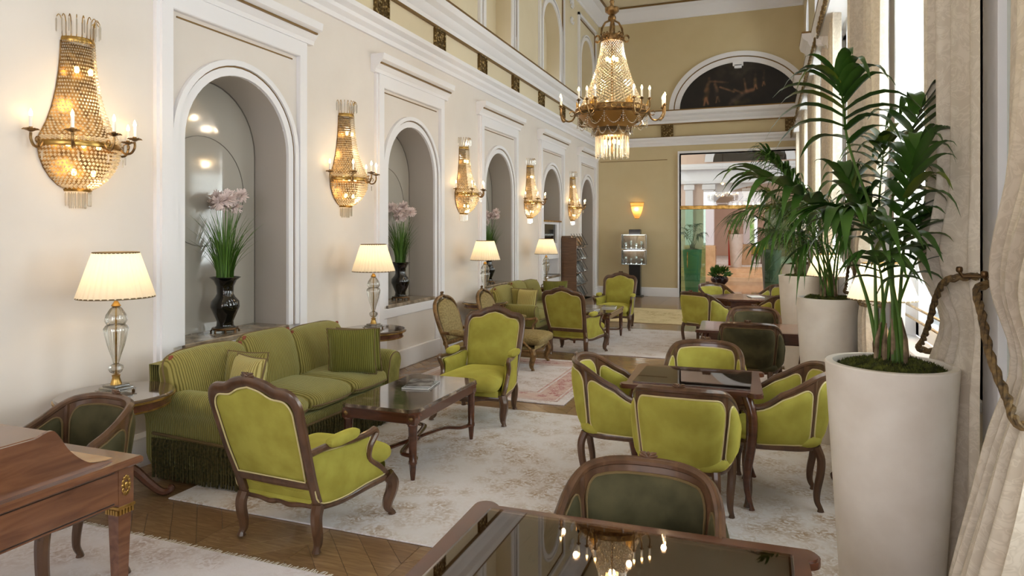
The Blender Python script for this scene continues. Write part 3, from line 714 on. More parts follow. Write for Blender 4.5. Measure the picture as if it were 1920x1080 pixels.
# glass screen in the opening
gs = thing('glass_screen', 'frameless glass screen with a long brass rail filling the opening in the end wall', 'screen', (0, YB+.15, 0))
for a, b, nm in ((OX0+.02, wx(1322, YB), 'greenpane'), (wx(1434, YB), OX1-.02, 'greenpane')):
    MB().box(a, b, 0, .016, .02, 2.36).obj('glass_panel', M[nm], gs, False)
MB().box(OX0+.02, OX1-.02, 0, .012, 2.46, OZ-.02).obj('transom_pane', M['pane'], gs, False)
MB().bbox(OX0, OX1, -.03, .04, 2.36, 2.46, .008).obj('rail', M['brass'], gs)
MB().tube([(OX0+.2, -.05, .8), (OX0+.2, -.08, .82), (OX0+.2, -.08, 1.18), (OX0+.2, -.05, 1.2)], .014, 8).obj('handle', M['brass'], gs)
#PART3
# ------------------------------------------------------------------ rugs
def rug(loc, sx, sy, label, m, border=None, fringe=True, group=None):
    t = thing('rug', label, 'rug', loc)
    g = MB(); nx, ny = 30, 30
    g.bbox(-sx/2, sx/2, -sy/2, sy/2, .001, .011, .003); g.obj('pile', M[m], t)
    if border:
        b = MB(); w = .32
        for o, ww, mm in ((.14, .24, border),):
            b.box(-sx/2+o, sx/2-o, -sy/2+o, -sy/2+o+ww, .0105, .0125).box(-sx/2+o, sx/2-o, sy/2-o-ww, sy/2-o, .0105, .0125)
            b.box(-sx/2+o, -sx/2+o+ww, -sy/2+o+ww, sy/2-o-ww, .0105, .0125).box(sx/2-o-ww, sx/2-o, -sy/2+o+ww, sy/2-o-ww, .0105, .0125)
        b.obj('border', M[border], t, False)
        b = MB()
        for o in (.1, .41):
            for q in (-1, 1):
                b.box(-sx/2+o, sx/2-o, *sorted((q*(sy/2-o), q*(sy/2-o-.02))), .0105, .013); b.box(*sorted((q*(sx/2-o), q*(sx/2-o-.02))), -sy/2+o, sy/2-o, .0105, .013)
        b.obj('border_line', M['rugborder'], t, False)
    if fringe:
        f = MB(); n = int(sx/.012)
        for q in (-1, 1):
            for i in range(n):
                x = -sx/2+sx*(i+.5)/n; dx = random.uniform(-.012, .012); l = random.uniform(.028, .045); y = q*sy/2
                f.add([(x-.004, y, .006), (x+.004, y, .006), (x+dx+.004, y+q*l, .0015), (x+dx-.004, y+q*l, .0015)], [(0, 1, 2, 3)])
        f.obj('fringe_edge', M['rugedge'], t, False, kind='stuff')
    return t
rug((-1.47, 4.77, 0), 4.38, 2.86, 'large pale beige rug under the nearest sofa group and chess table', 'rug', fringe=False)
rug((-2.93, 7.68, 0), 2.06, 2.3, 'pale rug with a deep rose red border behind the nearest coffee table', 'rug2', 'rugborder', False)
rug((-1.75, 10.8, 0), 4.1, 2.7, 'faded off-white rug under the far green sofa group', 'rug2', None, False)
rug((.2, 8.0, 0), 1.3, 2.4, 'small pale rose rug under the second games table', 'rug2', None, False)
rug((-1.5, 14.25, 0), 4.2, 2.5, 'golden beige rug on the floor before the end wall', 'ruggold', None, False)
rug((-3.18, 1.75, 0), 2.24, 2.24, 'pale pink fringed rug under the writing desk in the front corner', 'rug2', None, True)

# ------------------------------------------------------------------ bergere armchair
def cabriole(mb, x, y, ztop, dx, dy, r0=.032, r1=.016, foot=True, n=8):
    k = 1
    P = [(x, y, ztop), (x+dx*.9*k, y+dy*.9, ztop*.82), (x+dx*.8, y+dy*.8, ztop*.6), (x+dx*.15, y+dy*.15, ztop*.34), (x+dx*.1, y+dy*.1, ztop*.16), (x+dx*.75, y+dy*.75, .02), (x+dx*.85, y+dy*.85, .0)]
    P = catmull(P, 4); N_ = len(P)
    def rad(t):
        if t < .45: return lerp(r0, r0*.86, t/.45)
        if t < .82: return lerp(r0*.86, r1, (t-.45)/.37)
        return lerp(r1, r1*1.35 if foot else r1, (t-.82)/.18)
    mb.tube(P, [rad(i/(N_-1)) for i in range(N_)], n)
def carve(mb, c, s, ax=0):    # small carved shell / flower cluster
    for k in range(5):
        a = pi*(k+.5)/5; d = .7 if k in (0, 4) else 1
        p = [c, (c[0]+s*.5*cos(a)*1.5*d, c[1], c[2]+s*.45*sin(a)), (c[0]+s*cos(a)*1.6*d, c[1], c[2]+s*.62*sin(a))]
        mb.tube(p, [s*.16, s*.26, s*.08], 6)
    mb.rbox((c[0], c[1]-.004, c[2]+s*.18), (s*.5, s*.55, s*.45), 1, 4)
def bergere(label, kind='lime', open_arm=False, name='bergere_armchair', group=None):
    fab, wd, pip = ('lime', 'walnut', 'piping') if kind == 'lime' else ('pattern', 'gilt', 'dpiping')
    t = thing(name, label, 'armchair', (0, 0, 0), 0, group)
    def by(z): return -.26-(z-.33)*.37      # lean of the back
    hw0, hw1 = .262, .285
    # wooden back frame: posts, shoulders, crest
    L_ = [(hw0, .30), (hw0+.004, .45), (hw1-.004, .62), (hw1+.006, .78), (hw1+.006, .85), (hw1-.03, .895), (.17, .905), (.10, .935), (.0, .955)]
    if open_arm: L_ = [(.24, .30), (.235, .45), (.235, .55), (.262, .68), (.262, .82), (.22, .9), (.13, .945), (.06, .955), (0, .975)]
    side = [Vector((x, by(z), z)) for x, z in L_]
    full = catmull(side, 5)[:-1]; full = full+[side[-1]]+[Vector((-p.x, p.y, p.z)) for p in reversed(full)]
    mb = MB(); n = len(full)
    rr = [lerp(.022, .036, min(1, 4*min(i, n-1-i)/n*.9)) for i in range(n)]
    mb.tube(full, .024, 8, rb=.031 if not open_arm else .02, up=(0, 1, .3), cap=True)
    mb.obj('back_frame', M[wd], t)
    c = MB(); carve(c, (0, by(.97), side[-1].z+.02), .042); c.obj('crest_carving', M[wd], t)
    # lower cross rail of the back
    zr = .43 if not open_arm else .5
    MB().tube([(-hw0, by(zr), zr), (0, by(zr), zr-.004), (hw0, by(zr), zr)], .018, 8, up=(0, 1, 0), rb=.03).obj('cross_rail', M[wd], t)
    # upholstered back panel (front bulge, flat behind)
    inner = [(x-.026, z-.026) for x, z in L_ if z > zr+.02]; inner = [(hw0-.024, zr+.02)]+inner
    inner[-1] = (0, L_[-1][1]-.03)
    q = [Vector((a, b, 0)) for a, b in inner]; q = catmull(q, 4); q = [(p.x, p.y) for p in q]
    out = q+[(-a, b) for a, b in reversed(q[:-1])]
    m = MB().puff(out, lambda a, b, h: (a, by(b)+.012+h, b), .055, p=5)
    m.puff(out, lambda a, b, h: (a, by(b)-.01-h, b), .012); m.obj('backrest', M[fab], t)
    m = MB(); m.tube([(a, by(b)-.02, b) for a, b in out], .0045, 5, closed=True).tube([(a, by(b)+.022, b) for a, b in out], .0045, 5, closed=True); m.obj('gimp', M[pip], t)
    # seat rails
    fy, fx = .30, .335
    def rail(P): return catmull([Vector(p) for p in P], 5)
    m = MB()
    m.tube(rail([(-.262, -.25, .30), (-.15, -.252, .30), (-.07, -.253, .285), (0, -.253, .30), (.07, -.253, .285), (.15, -.252, .30), (.262, -.25, .30)]), .022, 8, up=(0, 0, 1), rb=.018)
    m.tube(rail([(-fx, fy, .295), (-.18, fy+.03, .30), (-.06, fy+.04, .28), (0, fy+.042, .275), (.06, fy+.04, .28), (.18, fy+.03, .30), (fx, fy, .295)]), .028, 8, up=(0, 0, 1), rb=.02)
    for s in (-1, 1): m.tube(rail([(s*.265, -.25, .30), (s*.285, -.08, .275), (s*.315, .12, .29), (s*fx, fy, .295)]), .024, 8, up=(0, 0, 1), rb=.018)
    m.obj('seat_rail', M[wd], t)
    c = MB(); carve(c, (0, fy+.06, .275), .03); c.obj('rail_carving', M[wd], t)
    for s in (-1, 1):
        m = MB(); cabriole(m, s*.265, -.255, .31, s*.004, -.02, .036, .02); m.obj('leg', M[wd], t)
        m = MB(); cabriole(m, s*fx, fy, .31, s*.022, .03, .042, .019); m.obj('leg', M[wd], t)
    # lower fabric between apron and rail at the back
    if not open_arm:
        MB().puff([(-.24, .32), (.24, .32), (.24, .41), (-.24, .41)], lambda a, b, h: (a, by(b)+.012-h, b), .012).obj('back_lower_panel', M[fab], t)
    # arms
    for s in (-1, 1):
        xb, xf = s*.285, s*.345
        ax = lambda y: lerp(xb, xf, (y+.34)/.5)
        P = rail([(s*.288, by(.6)+.01, .61), (ax(-.2), -.2, .615), (ax(-.02), -.02, .60), (ax(.1), .1, .605), (ax(.155), .15, .615), (ax(.165), .17, .595), (ax(.15), .155, .57), (s*.335, .12, .52), (s*.325, .13, .45), (s*.335, .22, .38), (s*fx, fy-.01, .32)])
        MB().tube(P, .020, 8, up=(1, 0, 0), rb=.018).obj('arm', M[wd], t)
        MB().rbox((ax(-.1), -.1, .632), (.075, .27, .055), .6, 6).obj('arm_pad', M[fab], t)
        if not open_arm:
            o = [(-.27, .335), (-.1, .305), (.1, .32), (.275, .33), (.2, .4), (.115, .46), (.105, .53), (.12, .585), (-.1, .585), (-.345, .59), (-.31, .46)]
            o = [(v.x, v.y) for v in catmull([Vector((a, b, 0)) for a, b in o], 4, True)]
            sx = lambda y, z: s*lerp(.272, .335, (y+.3)/.6)
            m = MB().puff(o, lambda a, b, h: (sx(a, b)+s*(.008+h), a, b), .014).puff(o, lambda a, b, h: (sx(a, b)-s*(.008+h), a, b), .03); m.obj('side_panel', M[fab], t)
            MB().tube([(sx(a, b)+s*.012, a, b) for a, b in o], .0045, 5, closed=True).obj('gimp', M[pip], t)
    # seat cushion
    def cush(z0, z1, y0, y1, w0, w1, e=.3):
        m = MB(); c = (0, (y0+y1)/2, (z0+z1)/2); m.rbox(c, (2*w1, y1-y0, z1-z0), e, 12)
        m.v = [(x*lerp(w0/w1, 1, sst((y-y0)/(y1-y0))), y, z+.02*cos(x*3)*cos((y-c[1])*3)) for x, y, z in m.v]; return m
    m = cush(.33, .485, -.30, .43, .225, .32, .22); m.obj('seat_cushion', M[fab], t)
    MB().rbox((0, .02, .315), (.6, .58, .07), .3, 8).obj('seat_base', M[fab], t)
    MB().puff([(-.3, .315), (.3, .315), (.3, .37), (-.3, .37)], lambda a, b, h: (a, fy+.03+h, b), .035).obj('seat_front', M[fab], t)
    K = [(-.1, -.1), (0, .003), (.30, .24), (.47, .415), (.61, .56), (.95, .95), (2, 2)]
    def rz_(z):
        for (a0, b0), (a1, b1) in zip(K, K[1:]):
            if z <= a1: return lerp(b0, b1, (z-a0)/(a1-a0))
        return z
    for ch in KIDS[t.name]:
        for v in ch.data.vertices: v.co.z = rz_(v.co.z)
    return t
def put(t, x, y, deg): t.location = (x, y, .012); t.rotation_euler = (0, 0, R(deg)); return t
b1 = put(bergere('lime green velvet armchair nearest the camera, seen from behind by the green sofa', group='lime velvet bergere armchairs'), -2.53, 3.33, -3)
dup(b1, (-2.56, 5.92, .012), R(183), 'lime green velvet armchair facing the camera at the far end of the nearest coffee table', 'lime velvet bergere armchairs')
dup(b1, (-2.57, 9.42, .012), R(-7), 'lime green velvet armchair seen from behind beside the far green sofa', 'lime velvet bergere armchairs')
dup(b1, (-2.58, 12.15, .012), R(178), 'lime green velvet armchair farthest away, facing the camera near the black display stand', 'lime velvet bergere armchairs')
p1 = put(bergere('gilt-framed brocade chair nearer the camera, behind the facing lime armchair', 'pattern', True, 'brocade_armchair', 'gilt brocade armchairs by the wall'), -3.16, 7.3, -92)
p1.location.z = .014
dup(p1, (-3.06, 8.32, .014), R(-88), 'gilt-framed brocade chair farther from the camera, in front of the far lamp table', 'gilt brocade armchairs by the wall')

# ------------------------------------------------------------------ tub chair
def tub(label, fab='lime', pip='piping', name='tub_chair', group=None):
    t = thing(name, label, 'chair', (0, 0, 0), 0, group); wd = 'walnut'
    # plan curve: s in [-1,1]
    def plan(s, k=1):
        a = abs(s); sg = 1 if s >= 0 else -1
        if a < .62:
            th = a/.62*pi/2; x = .30*math.copysign(abs(sin(th))**.75, 1); y = -.26*abs(cos(th))**.75 if th < pi/2 else 0
            y = y-.0
        else: y = (a-.62)/.38*.21; x = .30+.012*sin((a-.62)/.38*pi)
        return Vector((sg*x, y-.02, 0))
    NS = 60
    pts = [plan(-1+2*i/NS) for i in range(NS+1)]
    def at(s):   # smooth interpolation + normal
        f = (s+1)/2*NS; i = max(0, min(NS-1, int(f))); q = f-i; p = pts[i].lerp(pts[i+1], q)
        a = pts[max(0, i-1)]; b = pts[min(NS, i+2)]; d = (b-a).normalized(); return p, Vector((d.y, -d.x, 0))
    zb = .40
    def zt(s): a = abs(s); return .64+.205*(1-sst((a-.28)/.62))+.014*max(0, 1-(s/.3)**2)
    def S(s, tt, h=0):
        s = max(-1, min(1, s)); z0_ = zt(s); s = s*(1-.13*(1-max(0, min(1, tt)))*max(0, 1-abs(s)/.9)); p, nrm = at(s); z = lerp(zb, z0_, tt); lean = lerp(.86, 1.06, ((z-zb)/.5)**.8 if z > zb else 0)
        back = max(0, -p.y/.28); 
        q = Vector((p.x*lerp(.90, 1.0, min(1, (z-zb)/.3) if z > zb else 0), p.y-.075*back*((z-zb)/.5 if z > zb else 0)+.03*back, z))
        return tuple(q+nrm*h)
    m = MB()     # wooden shell that shows between the padded panels
    m.grid(NS, 8, lambda u, v: S(-1+2*u, v, .011)); m.grid(NS, 8, lambda u, v: S(-1+2*u, v, -.011)); m.obj('frame_shell', M[wd], t)
    m = MB(); ss = [-1+2*i/NS for i in range(NS+1)]
    top = [S(s, 1.0) for s in ss]
    endL, endR = Vector(top[0]), Vector(top[-1])
    P = [endL+Vector((0, .03, -.028)), endL+Vector((0, .04, -.004))]+[Vector(p) for p in top]+[endR+Vector((0, .04, -.004)), endR+Vector((0, .03, -.028))]
    m.tube(P, .017, 8, up=(0, 0, 1), rb=[.02]*len(P)); 
    P2 = [Vector(S(s, 1.0, .0))+Vector((0, 0, .012)) for s in ss]; m.tube(P2, .009, 6); m.obj('top_rail', M[wd], t)
    m = MB(); m.tube([S(s, 0) for s in ss], .026, 8, up=(0, 0, 1), rb=.018)
    fr = catmull([Vector(S(-1, 0)), Vector((-.2, .225, .395)), Vector((0, .25, .38)), Vector((.2, .225, .395)), Vector(S(1, 0))], 6); m.tube(fr, .026, 8, up=(0, 0, 1), rb=.018); m.obj('seat_rail', M[wd], t)
    for s in (-1, 1):
        a, b = Vector(S(s, 0)), Vector(S(s, 1)); P = catmull([a, a.lerp(b, .35)+Vector((0, -.035, 0)), a.lerp(b, .75)+Vector((0, -.02, 0)), b+Vector((0, .02, 0))], 4)
        MB().tube(P, .017, 8).obj('arm_support', M[wd], t)
        m = MB(); m.tube([S(s*.385, v/8, 0) for v in range(9)], .018, 6); m.obj('back_stile', M[wd], t)
    c = MB(); carve(c, (0, S(0, 1)[1], S(0, 1)[2]+.02), .036); c.obj('crest_carving', M[wd], t)
    # padded panels, outside and inside
    def rr(s0, s1, t0, t1, cor, n=6):
        o = []; cs, ct = cor
        for (a, b, a0) in ((s1-cs, t1-ct, 0), (s0+cs, t1-ct, pi/2), (s0+cs, t0+ct, pi), (s1-cs, t0+ct, 1.5*pi)):
            for k in range(n+1): th = a0+pi/2*k/n; o.append((a+cs*cos(th), b+ct*sin(th)))
        return o
    def dens(o):
        r = []
        for i in range(len(o)):
            a, b = o[i], o[(i+1) % len(o)]; d = math.hypot(b[0]-a[0], (b[1]-a[1])*.5); k = max(1, int(d/.06))
            for j in range(k): r.append((lerp(a[0], b[0], j/k), lerp(a[1], b[1], j/k)))
        return r
    for (s0, s1) in ((-.355, .355), (-.965, -.415), (.415, .965)):
        for sgn, h, tb in ((1, .03, .05), (-1, .035, .02)):
            o = dens(rr(s0, s1, tb, .915, (.09, .17)))
            MB().puff(o, lambda a, b, hh: S(a, b, sgn*(.012+hh)), h if sgn > 0 else h*(.9), p=4).obj('padded_panel', M[fab], t, True, 60)
            MB().tube([S(a, b, sgn*.016) for a, b in o], .0052, 5, closed=True).obj('gimp', M[pip], t)
    m = MB().rbox((0, .0, .435), (.57, .54, .12), .5, 12); m.obj('seat', M[fab], t)
    for s in (-1, 1):
        m = MB(); cabriole(m, s*.205, -.225, .40, s*.006, -.028, .028, .016); m.obj('leg', M[wd], t)
        m = MB(); cabriole(m, s*.265, .175, .40, s*.012, .014, .032, .016); m.obj('leg', M[wd], t)
        c = MB(); carve(c, (s*.272, .205, .36), .022); c.obj('knee_carving', M[wd], t)
    for ch in KIDS[t.name]:
        for v in ch.data.vertices: v.co.x *= .93
    return t
G1 = 'lime tub chairs around the chess table'
tb = put(tub('lime green tub chair seen from behind at the near side of the chess table', group=G1), -.45, 4.13, 0)
dup(tb, (-.93, 4.62, .012), R(-84), 'lime green tub chair at the left side of the chess table facing right', G1)
dup(tb, (.06, 4.78, .012), R(93), 'lime green tub chair at the right side of the chess table beside the big planter', G1)
dup(tb, (-.44, 5.28, .012), R(181), 'lime green tub chair at the far side of the chess table facing the camera', G1)
G2 = 'lime tub chairs around the farthest table'
dup(tb, (-.85, 10.3, .012), R(-32), 'lime green tub chair at the near left of the farthest table', G2)
dup(tb, (-.72, 11.65, .012), R(-140), 'lime green tub chair at the far left of the farthest table', G2)
dup(tb, (.15, 10.35, .012), R(40), 'lime green tub chair at the near right of the farthest table, next to the planter', G2)
dup(tb, (.12, 11.75, .012), R(140), 'lime green tub chair at the far right of the farthest table, mostly behind the planter', G2)
td = dup(tb, (-.42, 2.31, .0), R(181), 'dark olive green tub chair in the foreground behind the glass topped games table', 'dark olive tub chairs')
swapmat(td, {'lime_velvet': M['dgreen'], 'pale_gimp': M['dpiping']})
dup(td, (-.14, 7.12, .012), R(-4), 'dark olive green tub chair seen from behind, beyond the chess table', 'dark olive tub chairs')
dup(td, (-.13, 8.0, .012), R(180), 'dark olive green tub chair facing the camera across the table with two dark chairs', 'dark olive tub chairs')
dup(td, (-3.27, 2.3, .012), R(174), 'dark olive green tub chair pushed behind the writing desk at the left', 'dark olive tub chairs')

# ------------------------------------------------------------------ games tables
def games_table(label, cx, cy, sx, sy, z=.74, ztop=0, name='games_table', chess=True, glass=True):
    t = thing(name, label, 'table', (cx, cy, ztop))
    hx, hy = sx/2, sy/2
    def outl(e=0):
        o = []; r = .05
        for (qx, qy) in ((1, 1), (-1, 1), (-1, -1), (1, -1)):
            c = (qx*(hx-.02), qy*(hy-.02)); a0 = {(1, 1): -pi/4, (-1, 1): pi/4, (-1, -1): 3*pi/4, (1, -1): 5*pi/4}[(qx, qy)]
            for k in range(9): a = a0+pi/2*k/8*1.6-.3*pi/2; o.append((c[0]+(r+e)*cos(a+pi/4*0), c[1]+(r+e)*sin(a)))
        return o
    m = MB(); v = lambda a, b, tt: (a, b, tt)
    m.prism(outl(0), v, z-.028, z-.006); m.prism(outl(-.008), v, z-.006, z); m.obj('tabletop', M['mahog'], t)
    MB().box(-hx+.055, hx-.055, -hy+.055, hy-.055, z, z+.0012).obj('field', M['chess'] if chess == 'all' else M['desk'], t, False)
    if chess: MB().box(-.2, .2, -.2, .2, z+.0012, z+.0022).obj('inlaid_board', M['chess'], t, False)
    if glass: MB().bbox(-hx+.05, hx-.05, -hy+.05, hy-.05, z+.003, z+.008, .002).obj('glass_sheet', M['smoke'], t, False)
    m = MB(); ins = .06
    for q in (-1, 1):
        m.bbox(-hx+ins, hx-ins, *sorted((q*(hy-ins), q*(hy-ins-.02))), z-.125, z-.028, .004); m.bbox(*sorted((q*(hx-ins), q*(hx-ins-.02))), -hy+ins, hy-ins, z-.125, z-.028, .004)
    m.obj('apron', M['mahog'], t)
    for q in (-1, 1):
        d = MB().bbox(-hx*.5, hx*.5, *sorted((q*(hy-ins+.006), q*(hy-ins))), z-.112, z-.042, .003).obj('drawer', M['mahog'], t)
        MB().rbox((0, q*(hy-ins+.015), z-.077), (.022, .022, .022), 1, 5).obj('knob', M['oldbrass'], d)
    for a in (-1, 1):
        for b in (-1, 1):
            m = MB(); cabriole(m, a*(hx-.075), b*(hy-.075), z-.03, a*.04, b*.04, .034, .014, n=10); m.obj('leg', M['mahog'], t)
    return t
M['smoke'] = thinglass('smoked_table_glass', (214, 200, 188), .13, .015)
games_table('mahogany chess table with a glass top among four lime tub chairs', -.46, 4.78, .84, .70, ztop=.012)
games_table('large glass topped games table in the foreground reflecting the chandelier', -.43, 1.83, 1.12, .98)
games_table('dark mahogany table with cabriole legs between two dark green chairs', -.12, 7.5, 1.06, .74, ztop=.012, name='dining_table', chess=False, glass=False)
# farthest octagonal table
t = thing('octagonal_table', 'octagonal mahogany table farthest away among lime tub chairs', 'table', (-.3, 11.0, .012), R(22.5))
MB().lathe([(.54, .705), (.56, .715), (.56, .735), (.55, .74)], 8).obj('tabletop', M['mahog'], t, True, 20)
MB().lathe([(.49, .6), (.5, .705)], 8).obj('apron', M['mahog'], t, True, 20)
MB().lathe([(.07, .1), (.09, .2), (.05, .3), (.06, .45), (.1, .55), (.14, .6)], 16).obj('pedestal', M['mahog'], t)
for k in range(4):
    a = pi/2*k; MB().tube([(.05*cos(a), .05*sin(a), .16), (.2*cos(a), .2*sin(a), .13), (.34*cos(a), .34*sin(a), .03), (.4*cos(a), .4*sin(a), .018)], [.03, .028, .022, .018], 8).obj('leg', M['mahog'], t)
t = thing('brochure', 'small pale brochure lying on the farthest table', 'brochure', (-.15, 11.0, .753), .3); MB().bbox(-.1, .1, -.14, .14, 0, .012, .003).obj('cover', M['paper'], t)

# ------------------------------------------------------------------ coffee tables
def coffee(label, cx, cy, sx, sy, group):
    z = .5; t = thing('coffee_table', label, 'table', (cx, cy, .012), 0, group); hx, hy, c = sx/2, sy/2, .055
    def o(e): return [(hx+e, hy-c), (hx-c, hy+e), (-hx+c, hy+e), (-hx-e, hy-c), (-hx-e, -hy+c), (-hx+c, -hy-e), (hx-c, -hy-e), (hx+e, -hy+c)]
    f = lambda a, b, tt: (a, b, tt)
    m = MB().prism(o(0), f, z-.022, z-.005).prism(o(-.006), f, z-.005, z); m.obj('marble_top', M['marble'], t, False)
    MB().prism(o(.006), f, z-.034, z-.022).obj('top_moulding', M['mahog'], t, False)
    m = MB()
    for q in (-1, 1):
        m.bbox(-hx+.05, hx-.05, *sorted((q*(hy-.02), q*(hy-.04))), z-.105, z-.034, .004); m.bbox(*sorted((q*(hx-.02), q*(hx-.04))), -hy+.05, hy-.05, z-.105, z-.034, .004)
    m.obj('apron', M['mahog'], t)
    for a in (-1, 1):
        for b in (-1, 1):
            p = (a*(hx-.05), b*(hy-.05), 0)
            l = MB().bbox(p[0]-.032, p[0]+.032, p[1]-.032, p[1]+.032, z-.11, z-.034, .004)
            l.lathe([(.014, 0), (.018, .03), (.025, .11), (.03, .115), (.03, .135), (.026, .14), (.031, z-.125), (.036, z-.12), (.036, z-.108), (.028, z-.1)], 16, p, flute=.05, nf=8); lg = l.obj('leg', M['mahog'], t, True, 50)
            r = MB().lathe([(.001, .012), (.008, .012), (.016, .006), (.018, 0)], 12); Mx = Matrix.Translation((p[0], p[1]+b*.032, z-.07)) @ Matrix.Rotation(-b*pi/2, 4, 'X'); r.v = [tuple(Mx @ Vector(v)) for v in r.v]
            r.obj('rosette', M['oldbrass'], lg)
    m = MB()
    for a in (-1, 1):
        for b in (-1, 1):
            P = catmull([Vector((a*(hx-.05), b*(hy-.05), .12)), Vector((a*(hx-.1), b*(hy-.16), .12)), Vector((a*hx*.3, b*hy*.62, .12)), Vector((a*.03, b*hy*.25, .12)), Vector((0, 0, .12))], 5)
            m.tube(P, .014, 8, up=(0, 0, 1), rb=.024)
    m.rbox((0, 0, .125), (.09, .12, .045), .9, 6); m.obj('stretcher', M['mahog'], t)
    return t
coffee('mahogany coffee table with dark marble top in front of the nearest sofa', -2.58, 4.68, .63, 1.1, 'marble topped coffee tables')
coffee('mahogany coffee table with dark marble top in front of the far sofa', -2.54, 10.72, .63, 1.1, 'marble topped coffee tables')
def book(label, x, y, rz, sx, sy, h, m, grp, z=.513):
    t = thing('magazine', label, 'magazine', (x, y, z), rz, grp)
    MB().bbox(-sx/2+.003, sx/2-.003, -sy/2+.003, sy/2-.003, .002, h-.002, .001).obj('pages', M['paper'], t, False)
    c = MB().box(-sx/2, sx/2, -sy/2, sy/2, 0, .002).box(-sx/2, sx/2, -sy/2, sy/2, h-.002, h).box(-sx/2, -sx/2+.002, -sy/2, sy/2, 0, h); c.obj('cover', M[m], t, False)
M['cover1'] = noisy('photo_cover', (60, 56, 54), (150, 148, 146), 9, .15, 3)
M['cover2'] = noisy('photo_cover_grey', (110, 112, 112), (180, 182, 184), 5, .15, 3)
book('grey magazine lying underneath on the nearest coffee table', -2.6, 4.83, .15, .22, .3, .012, 'cover2', 'magazines on the near coffee table')
book('dark photo covered magazine lying on top on the nearest coffee table', -2.61, 4.84, .35, .2, .27, .01, 'cover1', 'magazines on the near coffee table', .5255)
book('pale magazine on the far coffee table at the right edge', -2.4, 10.9, .1, .22, .3, .02, 'cover2', 'magazines on the far coffee table')
book('dark magazine on the far coffee table at the near end', -2.6, 10.45, -.1, .22, .3, .015, 'cover1', 'magazines on the far coffee table')
